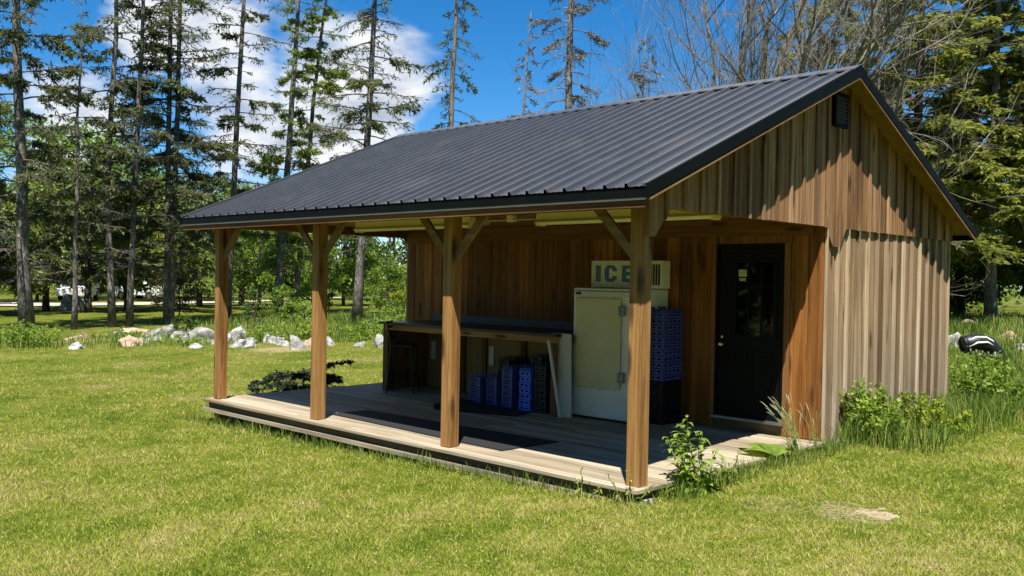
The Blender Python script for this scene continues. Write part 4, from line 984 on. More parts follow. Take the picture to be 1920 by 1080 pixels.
conifer('hemlock_tree', 'olive conifer filling the gap behind the middle stems of the bare tree', -13.0, 33.0, 17, 0.2, 126, blen=2.6, z_dead=2.0, z_live=3.0, live=0.9, needle='hemlock', bark='barkdark', sprig=0.9, flat=True, droop=0.25, step=0.18, nl=0.22, nw=0.07, twigs=7, group=RG)
conifer('hemlock_tree', 'olive conifer behind the bare tree beside the roof peak', -10.0, 31.0, 18, 0.2, 127, blen=2.8, z_dead=2.0, z_live=3.0, live=0.95, needle='hemlock', bark='barkdark', sprig=1.0, flat=True, droop=0.25, step=0.18, nl=0.22, nw=0.07, twigs=7, group=RG)
conifer('hemlock_tree', 'tall hemlock filling the corner beyond the thick dark trunk', -4.2, 37.0, 20, 0.25, 128, blen=3.6, z_dead=2.0, z_live=2.6, live=1.0, needle='hemlock', bark='barkdark', sprig=1.0, flat=True, droop=0.22, step=0.18, nl=0.24, nw=0.08, twigs=7, group=RG)

# ------------------------------------------------------------------ understorey and woods behind
LG = 'dark evergreens behind the left tree row'
for k, (x, y, h, w, lab) in enumerate([
        (-42.5, 6.5, 10.5, 6, 'dark bushy evergreen at the far left edge behind the thick spruce'),
        (-44.9, 10.6, 9.5, 6, 'dark bushy evergreen between the thick spruce and the thin one'),
        (-42.0, 11.6, 8.2, 5, 'dark bushy evergreen just right of the thin spruce'),
        (-44.5, 14.6, 8.0, 6, 'dark bushy evergreen behind the close pair of slim spruces'),
        (-41.0, 15.2, 7.0, 5, 'dark bushy evergreen left of the twin stemmed spruce'),
        (-46.0, 19.5, 8.0, 6, 'dark bushy evergreen right of the twin stemmed spruce'),
        (-47.0, 22.8, 7.6, 5, 'dark bushy evergreen behind the leftmost porch post')]):
    conifer('evergreen_tree', lab, x, y, h, 0.16, 300+k, blen=w*0.62, z_dead=1.5, z_live=1.3, live=0.9, sprig=0.55, step=0.15, nl=0.32, nw=0.10, needle='needlelight' if k in (1, 3, 4, 6) else 'needle', bark='barkdark', droop=0.3, group=LG, top=1, twigs=4)
for (nm, lab, x, y, h, w, s, mt_, zb, ncl, per, sz) in [
        ('leafy_tree', 'bright leafy tree topping the dark evergreens at the far left', -58.0, 14.6, 13.5, 12, 401, 'leafmid', 3, 44, 90, 0.34),
        ('leafy_tree', 'rounded bright leafy tree behind the thin spruce', -60.0, 19.0, 11.5, 11, 402, 'leafbright', 2.5, 40, 90, 0.34),
        ('leafy_tree', 'lower bright leafy tree behind the close pair of slim spruces', -61.0, 23.5, 9.5, 10, 403, 'leafmid', 2, 36, 90, 0.34),
        ('leafy_tree', 'leafy tree low in the gap right of the twin stemmed spruce', -62.0, 28.5, 8.8, 10, 404, 'leafbright', 2, 36, 90, 0.34),
        ('leafy_tree', 'leafy tree behind the leftmost porch post, lit from above', -56, 29, 9.0, 9, 405, 'leafmid', 1.2, 36, 90, 0.32),
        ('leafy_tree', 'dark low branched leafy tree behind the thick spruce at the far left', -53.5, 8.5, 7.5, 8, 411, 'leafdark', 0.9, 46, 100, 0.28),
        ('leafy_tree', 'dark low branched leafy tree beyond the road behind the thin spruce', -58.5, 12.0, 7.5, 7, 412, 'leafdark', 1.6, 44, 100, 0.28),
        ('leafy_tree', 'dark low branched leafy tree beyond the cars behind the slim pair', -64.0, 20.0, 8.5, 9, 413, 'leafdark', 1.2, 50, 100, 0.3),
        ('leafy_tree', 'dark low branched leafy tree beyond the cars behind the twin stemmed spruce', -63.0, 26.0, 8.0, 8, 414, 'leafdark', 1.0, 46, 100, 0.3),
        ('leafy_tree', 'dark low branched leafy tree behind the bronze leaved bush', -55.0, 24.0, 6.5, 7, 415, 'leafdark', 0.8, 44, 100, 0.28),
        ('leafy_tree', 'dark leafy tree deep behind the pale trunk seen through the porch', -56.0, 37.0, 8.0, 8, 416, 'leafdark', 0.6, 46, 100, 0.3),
        ('leafy_tree', 'light olive leafy tree between the two far posts', -40.5, 20.2, 6.2, 5.6, 406, 'leafmid', 0.6, 46, 110, 0.2),
        ('leafy_tree', 'rounded leafy tree right of the dark trunk between the far posts', -41.0, 22.6, 5.8, 5.0, 407, 'leafbright', 0.6, 42, 110, 0.2),
        ('leafy_tree', 'dark leafy tree behind the second post', -44, 26.0, 7.0, 6, 408, 'leafdark', 0.5, 40, 100, 0.24),
        ('leafy_tree', 'dark green leafy tree seen through the porch left of the pale trunk', -45.0, 29.0, 7.5, 6, 409, 'leafmid', 0.6, 40, 100, 0.25),
        ('leafy_tree', 'dark green leafy tree seen through the porch right of the pale trunk', -43.5, 32.0, 8.0, 6.5, 410, 'leafdark', 0.6, 40, 100, 0.25)]:
    broadleaf(nm, lab, x, y, h, w, s, mt_, zb, ncl, per, sz, group='leafy trees beyond the tree row')
BG = 'bushes beyond the rock row'
for (lab, x, y, h, w, s, mt_, ncl, per, sz) in [
        ('bronze leaved low bush just left of the leftmost porch post', -35.2, 13.0, 2.7, 2.5, 501, 'leafred', 34, 90, 0.10),
        ('yellow green bush beside the wall end, seen through the porch', -36.0, 26.8, 2.6, 2.8, 502, 'leafyellow', 26, 100, 0.13),
        ('yellow bush top behind the right side of the second post', -38.5, 23.4, 3.0, 2.0, 503, 'leafyellow', 14, 90, 0.12),
        ('rounded dark green bush right of the pale trunk through the porch', -34.0, 23.9, 2.9, 3.0, 504, 'leafmid', 30, 110, 0.14),
        ('low green bush at the foot of the dark trunk between the far posts', -30.2, 15.2, 1.5, 2.2, 505, 'leafmid', 22, 90, 0.11),
        ('pale green weedy bush between the rocks and the second post', -27.0, 14.2, 1.0, 2.2, 506, 'weed', 20, 80, 0.09),
        ('dark red green sapling bush behind the rocks right of the leftmost post', -26.3, 11.6, 1.5, 1.3, 507, 'leafdark', 16, 70, 0.08),
        ('small dark shrub among the grey rocks left of the leftmost post', -23.9, 7.6, 0.75, 0.9, 508, 'leafdark', 10, 70, 0.07),
        ('leafy green weed clump left of the counter end panel', -19.0, 12.4, 0.9, 1.6, 509, 'weed', 16, 80, 0.07),
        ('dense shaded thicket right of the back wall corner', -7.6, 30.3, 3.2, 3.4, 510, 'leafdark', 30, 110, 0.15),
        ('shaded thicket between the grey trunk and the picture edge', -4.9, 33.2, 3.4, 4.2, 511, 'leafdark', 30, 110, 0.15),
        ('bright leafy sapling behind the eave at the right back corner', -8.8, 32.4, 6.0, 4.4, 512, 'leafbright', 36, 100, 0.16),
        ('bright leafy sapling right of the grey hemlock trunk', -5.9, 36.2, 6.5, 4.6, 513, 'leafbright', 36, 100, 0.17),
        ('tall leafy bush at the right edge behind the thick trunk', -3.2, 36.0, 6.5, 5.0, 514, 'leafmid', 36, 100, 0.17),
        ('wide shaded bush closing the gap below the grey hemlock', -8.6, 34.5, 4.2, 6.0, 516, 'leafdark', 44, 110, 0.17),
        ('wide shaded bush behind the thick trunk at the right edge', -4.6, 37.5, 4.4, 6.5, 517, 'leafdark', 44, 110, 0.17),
        ('shaded bush peeping past the back wall corner', -11.5, 33.0, 4.0, 5.0, 518, 'leafdark', 36, 110, 0.17),
        ('dark green low bush at the right edge by the rocks', -1.6, 19.6, 0.9, 0.9, 515, 'leafmid', 10, 80, 0.09)]:
    broadleaf('bush', lab, x, y, h, w, s, mt_, 0.12, ncl, per, sz, r=0.035, group=BG, cat='bush', clr=1.1)
# far woods closing the view
rng = np.random.default_rng(77)
cs = []; rs = []
for k in range(330):
    a = rng.uniform(-0.75, 0.75); dd = rng.uniform(78, 105)
    d = f0*math.cos(a)+r0*math.sin(a); x, y = CAM.x+d.x*dd, CAM.y+d.y*dd
    hmax = 7.2+2.0*math.sin(a*9)+rng.uniform(-1.5, 1.5)
    if a < -0.15: hmax += 2.2
    if a > 0.38: hmax += 5
    cs.append(np.array([x, y, float(G(x, y))+rng.uniform(0.3, hmax)])); rs.append(rng.uniform(1.6, 2.6))
Vv, Ff = clumpleaves(rng, cs, rs, 62, 0.62); tag(rawmesh('far_woods', Vv, Ff, M['leafmid']), kind='stuff')
cs = []; rs = []
for k in range(150):
    a = rng.uniform(-0.62, 0.62); dd = rng.uniform(84, 100); d = f0*math.cos(a)+r0*math.sin(a); x, y = CAM.x+d.x*dd, CAM.y+d.y*dd
    cs.append(np.array([x, y, float(G(x, y))+rng.uniform(0.2, 4.0)])); rs.append(rng.uniform(1.6, 2.6))
Vv, Ff = clumpleaves(rng, cs, rs, 62, 0.62); tag(rawmesh('far_undergrowth', Vv, Ff, M['leafdark']), kind='stuff')
cs = []; rs = []  # unseen woods beside and behind the camera, added to block sky light
for k in range(420):
    a = rng.uniform(-2.5, 1.1); dd = rng.uniform(21, 30); x, y = 2+math.cos(a)*dd, 2+math.sin(a)*dd
    v_ = Vector((x-CAM.x, y-CAM.y, 0)).normalized()
    if v_.dot(f0) > 0.80: continue
    cs.append(np.array([x, y, float(G(x, y))+rng.uniform(0.5, 15)])); rs.append(rng.uniform(1.8, 3.0))
Vv, Ff = clumpleaves(rng, cs, rs, 60, 0.8); tag(rawmesh('unseen_sky_blocking_woods', Vv, Ff, M['leafmid']), kind='stuff')
# pale pole far behind
mb = MB(); mb.tube([(0, 0, 0), (0, 0, 5.6)], [0.10, 0.08], 8)
po = mb.build('wooden_pole', M['barkgrey']); po.location = (-43.0, 31.2, float(G(-43.0, 31.2))-0.1); tag(po, 'thin pale bare pole far behind the bushes, left of the porch wall end', 'pole')

# ------------------------------------------------------------------ rocks
def rock(x, y, w, h, mat, label, seed, d=None, sink=0.22, group='boulders edging the lawn'):
    r = random.Random(seed); bm = bmesh.new(); bmesh.ops.create_icosphere(bm, subdivisions=4, radius=1)
    pl = [(Vector((r.gauss(0, 1), r.gauss(0, 1), r.gauss(0, 0.8))).normalized(), r.uniform(0.55, 0.98)) for _ in range(15)]
    for v in bm.verts:
        n_ = v.co.normalized(); rr = 1.1
        for q, dd in pl:
            c_ = n_.dot(q)
            if c_ > 0.05: rr = min(rr, dd/c_)
        rr *= 1+0.13*mnoise.noise(n_*2.1+Vector((seed, 0, 0)))+0.07*mnoise.noise(n_*5.5+Vector((0, seed, 0)))+0.04*mnoise.noise(n_*12+Vector((0, seed, 5)))
        v.co = n_*rr
    dp = d or w*r.uniform(0.7, 1.0); a = r.uniform(0, PI)
    zmax = max(v.co.z for v in bm.verts); xm = max(v.co.dot(RIGHT) for v in bm.verts)
    for v in bm.verts:
        s = v.co.dot(RIGHT); q = v.co-RIGHT*s; t = q.dot(Vector((-RIGHT.y, RIGHT.x, 0)))
        v.co = RIGHT*(s/xm*w*0.52)+Vector((-RIGHT.y, RIGHT.x, 0))*(t*dp*0.5)+Vector((0, 0, v.co.z/zmax*h*(1/(2-2*sink)) if v.co.z < 0 else v.co.z/zmax*h*0.80))
        v.co.z += h*0.12
    me = bpy.data.meshes.new('boulder'); bm.to_mesh(me); bm.free(); me.shade_smooth()
    me.set_sharp_from_angle(angle=math.radians(28))
    o = link('boulder', me, M[mat]); o.location = (x, y, float(GB(x, y))-0.06*h-0.02); o.scale = (1.0, 1.0, 0.95)
    return tag(o, label, 'rock', group)
for k, a in enumerate([
    (-21.60, 3.37, 0.42, 0.27, 'rockwhite', 'small bright white rock in the grass below the thin spruce'),
    (-24.48, 4.36, 0.80, 0.30, 'rocktan', 'tan earthy rock mound at the foot of the thin spruce'),
    (-25.09, 4.93, 0.46, 0.36, 'rockbrown', 'brown rock just right of the thin spruce trunk'),
    (-26.28, 6.36, 0.25, 0.22, 'rockwhite', 'tiny white rock left of the flat tan ledge rock'),
    (-26.85, 7.25, 1.05, 0.24, 'rocktan', 'flat tan ledge rock below the close pair of slim spruces'),
    (-21.74, 5.00, 0.60, 0.42, 'rocktan', 'pinkish tan rock at the left end of the main rock row'),
    (-24.91, 7.16, 0.66, 0.36, 'rockgrey', 'grey rock left of and below the twin stemmed spruce'),
    (-25.86, 7.98, 0.70, 0.44, 'rockgrey', 'large grey rock right at the foot of the twin stemmed spruce'),
    (-22.82, 6.13, 0.55, 0.22, 'rockwhite', 'low pale rock behind the left end of the rock row'),
    (-21.75, 6.38, 0.58, 0.46, 'rockwhite', 'pale jagged rock left of the wide grey slab'),
    (-25.70, 8.57, 0.43, 0.26, 'rockgrey', 'small dark topped rock behind the wide grey slab'),
    (-21.41, 7.03, 0.95, 0.60, 'rockgrey', 'wide grey slab rock left of the leftmost porch post'),
    (-19.78, 5.98, 0.40, 0.20, 'rockwhite', 'small pale rock in front of the wide grey slab'),
    (-20.95, 7.84, 0.62, 0.62, 'rockwhite', 'tall bright white rock just right of the leftmost porch post'),
    (-18.93, 6.86, 0.44, 0.32, 'rockwhite', 'white rock leaning in front of the tall bright rock'),
    (-18.76, 7.04, 0.38, 0.26, 'rockwhite', 'low white rock, foremost right of the leftmost post'),
    (-21.67, 9.36, 0.34, 0.34, 'rockgrey', 'small grey rock behind the cream rock between the far posts'),
    (-19.80, 8.47, 0.60, 0.36, 'rockwhite', 'cream flat topped rock midway between the two far posts'),
    (-17.37, 7.72, 0.60, 0.56, 'rockwhite', 'big white grey rock left of the second post'),
    (-17.56, 8.30, 0.34, 0.40, 'rocktan', 'pinkish rock partly hidden by the second post'),
    (-17.83, 9.12, 0.34, 0.33, 'rockwhite', 'pale rock just right of the second post'),
    (-16.49, 9.97, 0.42, 0.50, 'rockwhite', 'white rock left of the counter end panel'),
    (-23.3, 7.7, 0.40, 0.24, 'rocktan', 'small yellowish rock behind the grey slab, right of the dark shrub'),
    (-3.46, 18.52, 0.75, 0.52, 'rockwhite', 'jagged white rock just right of the shed back corner'),
    (-2.79, 20.53, 0.60, 0.36, 'rocktan', 'tan rock in the grass beyond the black bag'),
    (-1.91, 18.25, 0.42, 0.22, 'rockwhite', 'low white rock at the right edge of the picture'),
    (-5.30, 25.53, 0.50, 0.36, 'rocktan', 'small tan rock below the grey hemlock trunk')]):
    rock(*a, 600+k)
for k, (x, y, w, h, mt_, lab) in enumerate([
    (-22.9, 6.9, 0.36, 0.26, 'rockgrey', 'grey rock wedged behind the pale jagged rock and the grey slab'),
    (-22.2, 7.35, 0.42, 0.28, 'rocktan', 'tan grey rock touching the back of the wide grey slab'),
    (-20.6, 7.0, 0.36, 0.22, 'rockgrey', 'grey rock in front of the tall bright white rock'),
    (-20.1, 7.9, 0.40, 0.26, 'rockgrey', 'grey rock between the tall bright rock and the cream rock'),
    (-19.0, 8.2, 0.36, 0.22, 'rockgrey', 'low grey rock in front of the cream flat topped rock'),
    (-18.5, 8.1, 0.30, 0.22, 'rockwhite', 'small pale rock between the cream rock and the big white grey rock'),
    (-23.4, 6.2, 0.44, 0.26, 'rockgrey', 'grey rock behind the low pale rock of the row'),
    (-22.4, 5.6, 0.40, 0.22, 'rockwhite', 'pale rock between the pinkish tan rock and the jagged rock'),
    (-17.6, 8.8, 0.28, 0.20, 'rockgrey', 'small grey rock beside the pinkish rock at the second post'),
    (-17.0, 9.6, 0.30, 0.20, 'rockgrey', 'low grey rock between the second post and the counter')]):
    rock(x, y, w, h, mt_, lab, 660+k)
rock(0.16, 3.88, 0.22, 0.10, 'rockgrey', 'small grey stone in the weeds at the front wall corner', 640, group='boulders edging the lawn')
rock(-45.2, 11.9, 1.3, 1.05, 'rockwhite', 'big pale rounded boulder far off beside the road behind the thin spruce', 641, d=1.2)

# far parked vehicles
def car(x, y, rz, label):
    r = empty('parked_car', (x, y, float(G(x, y))+0.07), label, 'car', 'white vehicles parked by the far road', rz)
    mb = MB(); mb.prism([(-2.1, 0.3), (2.1, 0.3), (2.15, 0.75), (1.2, 0.92), (0.55, 1.45), (-1.3, 1.5), (-2.0, 1.0), (-2.15, 0.7)], 'y', -0.85, 0.85); mb.build('body', M['carwhite'], r, bevel=0.05)
    mb = MB()
    for s in (-1, 1):
        mb.prism([(-1.5, 0.98), (0.92, 0.98), (0.5, 1.38), (-1.22, 1.42)], 'y', s*0.852, s*0.858)
    mb.build('side_window', M['carglass'], r)
    mb = MB(); mb.add([(1.16, -0.7, 0.965), (1.16, 0.7, 0.965), (0.60, 0.66, 1.42), (0.60, -0.66, 1.42)], [(0, 1, 2, 3)])
    mb.v = [(a+0.02, b, c_+0.02) for a, b, c_ in mb.v]; mb.build('windscreen', M['carglass'], r)
    for sx in (-1.3, 1.3):
        for s in (-1, 1):
            mb = MB(); mb.tube([(sx, s*0.70, 0.30), (sx, s*0.875, 0.30)], 0.31, 14); w = mb.build('wheel', M['tyre'], r)
            mb = MB(); mb.tube([(sx, s*0.876, 0.30), (sx, s*0.885, 0.30)], 0.18, 12); mb.build('rim', M['alu'], w)
    return r
car(-57.8, 21.5, math.radians(20), 'white car parked far off, right of the close pair of slim spruces')
car(-58.6, 17.4, math.radians(-35), 'white car parked far off, left of the close pair of slim spruces')

# ------------------------------------------------------------------ the black bag lying in the long grass
bx, by = -1.35, 13.6; bz = float(G(bx, by))
bag = empty('carry_bag', (bx, by, bz), 'black and white padded bag propped tilted in the long grass right of the shed', 'bag')
def bp(s, z, q=0.0): return (RIGHT.x*s-RIGHT.y*q, RIGHT.y*s+RIGHT.x*q, z)
mb = MB(); mb.tube([bp(-0.40, 0.50), bp(-0.33, 0.52), bp(-0.1, 0.56), bp(0.12, 0.50), bp(0.30, 0.32), bp(0.43, 0.06)], [0.15, 0.175, 0.17, 0.165, 0.14, 0.10], 16)
mb.build('bag_body', M['bagblack'], bag, smooth=True)
def band(name, c_, tdir, rad, th, mat):
    t = Vector(tdir).normalized(); a = t.cross(Vector((0, 0, 1))).normalized(); b = a.cross(t)
    mb = MB(); pts = [Vector(c_)+a*(math.cos(u)*rad)+b*(math.sin(u)*rad) for u in np.linspace(0, 2*PI, 25)]
    mb.tube([tuple(p) for p in pts], th, 6); return mb.build(name, mat, bag, smooth=True)
band('collar', bp(-0.40, 0.50), bp(1, 0.15), 0.155, 0.03, M['bagblack'])
mb = MB(); mb.tube([bp(-0.34, 0.60, -0.13), bp(-0.2, 0.665, -0.115), bp(0.0, 0.665, -0.11), bp(0.12, 0.60, -0.12), bp(0.18, 0.55, -0.12)], [0.016, 0.022, 0.022, 0.022, 0.014], 8)
mb.build('trim_stripe', M['bagwhite'], bag, smooth=True)
mb = MB(); mb.tube([bp(-0.36, 0.47, -0.16), bp(-0.2, 0.555, -0.168), bp(0.0, 0.57, -0.168), bp(0.14, 0.50, -0.15)], [0.012, 0.022, 0.022, 0.012], 8)
mb.build('trim_stripe', M['bagwhite'], bag, smooth=True)
mb = MB(); mb.tube([bp(0.395, 0.13), bp(0.44, 0.04)], [0.115, 0.102], 14); mb.build('end_cap', M['bagwhite'], bag, smooth=True)
mb = MB(); mb.tube([bp(0.18, 0.40, -0.12), bp(0.14, -0.02, -0.3)], 0.014, 8); mb.build('stand_leg', M['bagwhite'], bag)
mb = MB(); mb.tube([bp(0.10, 0.42, 0.12), bp(0.04, -0.02, 0.3)], 0.014, 8); mb.build('stand_leg', M['bagwhite'], bag)
mb = MB()
for k, s in enumerate((-0.34, -0.22, -0.1, 0.02, 0.14)): mb.tube([bp(s, 0.44-0.02*k, -0.165), bp(s+0.01, 0.24-0.03*k, -0.19+0.01*k)], [0.03, 0.02], 6)
mb.build('strap', M['bagblack'], bag, smooth=True)

# ------------------------------------------------------------------ low evergreen boughs beyond the deck's far end
rng = np.random.default_rng(9); bx, by = -9.2, 2.6
bu = empty('evergreen_shrub', (bx, by, float(GB(bx, by))), 'low dark spreading evergreen shrub beside the far end of the deck', 'shrub')
tb = MB(); PP = []; DD = []
tb.tube([(0, 0, -0.05), (0.0, 0, 0.42)], [0.03, 0.018], 6)
for k in range(17):
    a = k*2.4; L = rng.uniform(0.5, 0.95); zz = rng.uniform(0.06, 0.40)
    if k in (0, 1): a, L, zz = (0.75, 0.85, 0.36) if k == 0 else (PI+0.9, 0.9, 0.34)
    d = np.array([math.cos(a), math.sin(a), 0]); ts = np.linspace(0, 1, 6); rise = 0.42 if k in (0,) else rng.uniform(-0.1, 0.3)
    pts = np.stack([d[0]*ts*L, d[1]*ts*L, zz+rise*ts*L-0.22*ts**2*L], 1); tb.tube(pts, 0.012*(1-0.7*ts), 4, cap=False)
    for q in range(9):
        t_ = rng.uniform(0.2, 1); p_ = np.array([np.interp(t_, ts, pts[:, i]) for i in range(3)]); s_ = rng.choice([-1, 1])
        dr = unit(d*0.8+np.array([-d[1], d[0], 0])*s_*0.8+np.array([0, 0, rng.uniform(-0.15, 0.1)])); l_ = 0.26*(1.1-t_)+0.05
        kk = 26; tt = rng.uniform(0, 1, kk); PP.append(p_+dr*(tt*l_)[:, None]); DD.append(unit(dr*0.8+rng.normal(size=(kk, 3))*0.5))
    kk = 70; tt = rng.uniform(0.1, 1, kk); PP.append(np.stack([np.interp(tt, ts, pts[:, i]) for i in range(3)], 1)); DD.append(unit(d*0.8+rng.normal(size=(kk, 3))*0.5))
tb.build('stems', M['barkdark'], bu)
PP = np.concatenate(PP); DD = np.concatenate(DD)
Vv, Ff = diamonds(PP, DD, rng.uniform(0.05, 0.10, len(PP)), rng.uniform(0.018, 0.032, len(PP)), rng); rawmesh('foliage', Vv, Ff, M['leafpine'], bu)

# ------------------------------------------------------------------ weeds
def leafblade(V, F, p, d, L, w, droop, rng, n_=5, fold=0.15):
    """a curved lanceolate leaf strip"""
    d = unit(np.array(d, float)); s = unit(np.cross(d, np.array([0, 0, 1.0]))); o = len(V)
    for i in range(n_+1):
        t = i/n_; c_ = p+d*L*t+np.array([0, 0, -droop*L*t*t]); ww = w*math.sin(PI*min(0.97, 0.08+0.92*t))**0.8*0.5+0.002
        V.append(c_+s*ww+np.array([0, 0, fold*ww])); V.append(c_-s*ww+np.array([0, 0, fold*ww]))
    for i in range(n_): F.append((o+2*i, o+2*i+2, o+2*i+3, o+2*i+1))
def weed(name, label, x, y, z, stems, h, nleaf, L, w, seed, mat='weed', lean=(0, 0), group='weeds along the deck', cat='weed', base=0):
    rng = np.random.default_rng(seed); r = empty(name, (x, y, z), label, cat, group); tb = MB(); V = []; F = []
    for s in range(stems):
        a = rng.uniform(0, 6.28); sp = rng.uniform(0.02, 0.10)*(0 if s == 0 else 1); hh = h*(1 if s == 0 else rng.uniform(0.45, 0.85))
        top = np.array([math.cos(a)*sp*3+lean[0]*hh, math.sin(a)*sp*3+lean[1]*hh, hh]); b = np.array([math.cos(a)*sp, math.sin(a)*sp, -0.03])
        ts = np.linspace(0, 1, 6); pts = b+(top-b)*ts[:, None]+rng.normal(size=(6, 3))*0.008; tb.tube(pts, 0.006*(1-0.6*ts)+0.0015, 5, cap=False)
        for k in range(nleaf):
            t_ = (k+0.5)/nleaf; p_ = np.array([np.interp(t_, ts, pts[:, i]) for i in range(3)]); az = k*2.4+rng.uniform(-.4, .4)
            leafblade(V, F, p_, (math.cos(az), math.sin(az), rng.uniform(0.25, 0.9)), L*(1.15-0.55*t_)*rng.uniform(0.7, 1.2), w*(1.1-0.4*t_), rng.uniform(0.3, 0.9), rng)
    for k in range(base):
        az = k*2.4+rng.uniform(-.3, .3); leafblade(V, F, np.array([rng.normal()*0.04, rng.normal()*0.04, 0.02]), (math.cos(az), math.sin(az), rng.uniform(0.35, 1.1)), L*rng.uniform(1.3, 2.1), w*rng.uniform(1.6, 2.4), rng.uniform(0.35, 0.8), rng)
    tb.build('stem', M['weedstem'], r)
    rawmesh('foliage', np.array(V), np.array(F), M[mat], r); return r
weed('tall_weed', 'tall leafy green weed growing against the near porch post', 0.20, 0.62, -0.10, 11, 0.70, 24, 0.17, 0.042, 701, lean=(-0.12, -0.1), base=16)
weed('weed', 'small sprawling weed at the deck edge right of the tall leafy weed', 0.22, 1.15, -0.09, 4, 0.30, 12, 0.10, 0.03, 702, lean=(0.2, 0.2))
weed('weed', 'slight grass like weed in front of the deck, left of the near post', -0.50, -0.17, -0.12, 3, 0.26, 8, 0.10, 0.014, 703, mat='weedyellow')
weed('weed', 'slight weed against the foot of the near post', -0.02, -0.10, -0.11, 3, 0.30, 8, 0.08, 0.02, 704)
# big leaf lying over the deck edge
rng = np.random.default_rng(12); V = []; F = []
dk = empty('dock_plant', (0.14, 2.20, 0.0), 'broad flat green leaves lying over the right deck edge', 'weed', 'weeds along the deck')
for (az, L, w, ele, dr) in ((2.75, 0.62, 0.26, 0.22, 0.20), (2.1, 0.5, 0.22, 0.32, 0.30), (3.4, 0.42, 0.18, 0.35, 0.34), (1.6, 0.34, 0.14, 0.45, 0.5), (2.45, 0.46, 0.2, 0.5, 0.42)):
    leafblade(V, F, np.array([0, 0, 0.02]), (math.cos(az), math.sin(az), ele), L, w, dr, rng, 8, 0.25)
rawmesh('leaves', np.array(V), np.array(F), M['weed'], dk)
# seeding grass tuft before the door
def tuft(name, label, x, y, z, n_, h, seed, heads=True, lean=(-0.25, -0.05), group='weeds along the deck'):
    rng = np.random.default_rng(seed); r = empty(name, (x, y, z), label, 'grass', group); tb = MB(); hb = MB(); V = []; F = []
    for k in range(n_):
        a = rng.uniform(0, 6.28); hh = h*rng.uniform(0.55, 1.05); sp = rng.uniform(0.05, 0.28)
        ts = np.linspace(0, 1, 7); d = np.array([math.cos(a)*sp+lean[0], math.sin(a)*sp+lean[1], 0])
        pts = np.stack([rng.normal()*0.03+d[0]*hh*ts**1.8, rng.normal()*0.03+d[1]*hh*ts**1.8, -0.02+hh*(ts-0.12*ts**3)], 1)
        if k % 2 == 0 and heads:
            tb.tube(pts, 0.0028*(1-0.5*ts)+0.0008, 4, cap=False)
            e = pts[-1]; dd = unit(pts[-1]-pts[-2]); hb.tube([e-dd*0.02, e+dd*0.03, e+dd*0.09+np.array([0, 0, -.005]), e+dd*0.13+np.array([0, 0, -.02])], [0.001, 0.005, 0.004, 0.001], 5)
        else: leafblade(V, F, pts[0], (d[0]*1.6, d[1]*1.6, 1.0), hh*0.8, 0.010, 0.45, rng, 6)
    tb.build('stem', M['blade'], r); hb.build('seed_head', M['seedhead'], r) if heads else None
    rawmesh('blades', np.array(V), np.array(F), M['tallblade'], r); return r
tuft('grass_tuft', 'tall seeding grass tuft at the deck edge in front of the door', 0.10, 2.72, -0.06, 44, 0.66, 711)
tuft('grass_tuft', 'thin pale grass stalks at the front wall corner by the door', 0.02, 3.28, -0.05, 14, 0.5, 712, lean=(-0.05, -0.02))
def weedbush(label, x, y, h, w, seed, mat, n_=1000, size=0.05, group='weeds along the side wall'):
    rng = np.random.default_rng(seed); z = float(GB(x, y)); r = empty('weed_bush', (x, y, z), label, 'weed', group); tb = MB(); P = []; D_ = []
    for k in range(26):
        a = rng.uniform(0, 6.28); q = rng.uniform(0, 1)**0.6*w*0.5; hh = h*(1-0.5*(q/(w*0.5))**2)*rng.uniform(0.6, 1.05)
        ts = np.linspace(0, 1, 5); e = np.array([math.cos(a)*q, math.sin(a)*q, 0]); pts = np.stack([e[0]*(0.5+0.5*ts), e[1]*(0.5+0.5*ts), -0.03+hh*ts], 1)+rng.normal(size=(5, 3))*0.012
        tb.tube(pts, 0.004*(1-0.6*ts)+0.001, 4, cap=False)
        kk = n_//26; tt = rng.uniform(0.15, 1.02, kk); P.append(np.stack([np.interp(tt, ts, pts[:, i]) for i in range(3)], 1)+rng.normal(size=(kk, 3))*0.02); D_.append(unit(rng.normal(size=(kk, 3))+np.array([0, 0, 0.1])))
    tb.build('stem', M['weedstem'], r); P = np.concatenate(P); D_ = np.concatenate(D_)
    Vv, Ff = diamonds(P, D_, size*rng.uniform(0.6, 1.5, len(P)), size*0.55*rng.uniform(0.6, 1.3, len(P)), rng); rawmesh('foliage', Vv, Ff, M[mat], r); return r
weedbush('light green leafy weed bush at the front corner of the side wall', 0.26, 4.15, 0.72, 0.85, 721, 'weed', 2600, 0.065)
weedbush('yellow green weed bush against the middle of the side wall', 0.42, 5.35, 0.46, 1.3, 722, 'weedyellow', 3400, 0.05)
weedbush('tall green weed bush at the back end of the side wall', 0.5, 7.9, 0.75, 1.5, 723, 'weed', 3000, 0.07)
weedbush('dark green weed clump between the shed back corner and the black bag', -0.4, 10.4, 0.66, 1.6, 724, 'weed', 2600, 0.06)
weedbush('leafy weed clump right of the back corner weeds', 1.0, 9.0, 0.42, 1.0, 725, 'weed', 900, 0.05)
weedbush('green weed patch at the far left edge of the lawn', -23.6, 2.5, 0.7, 2.4, 726, 'weed', 1300, 0.09, 'weeds by the rock row')
weedbush('bright weed patch right of the second post, beyond the lawn', -18.6, 11.3, 0.8, 2.6, 727, 'weed', 1500, 0.09, 'weeds by the rock row')
weedbush('green weeds between the tan ledge and the pinkish rock', -23.4, 5.6, 0.5, 1.3, 731, 'weed', 700, 0.08, 'weeds by the rock row')
weedbush('green weeds in front of the wide grey slab', -20.8, 6.2, 0.34, 1.6, 732, 'weed', 700, 0.07, 'weeds by the rock row')
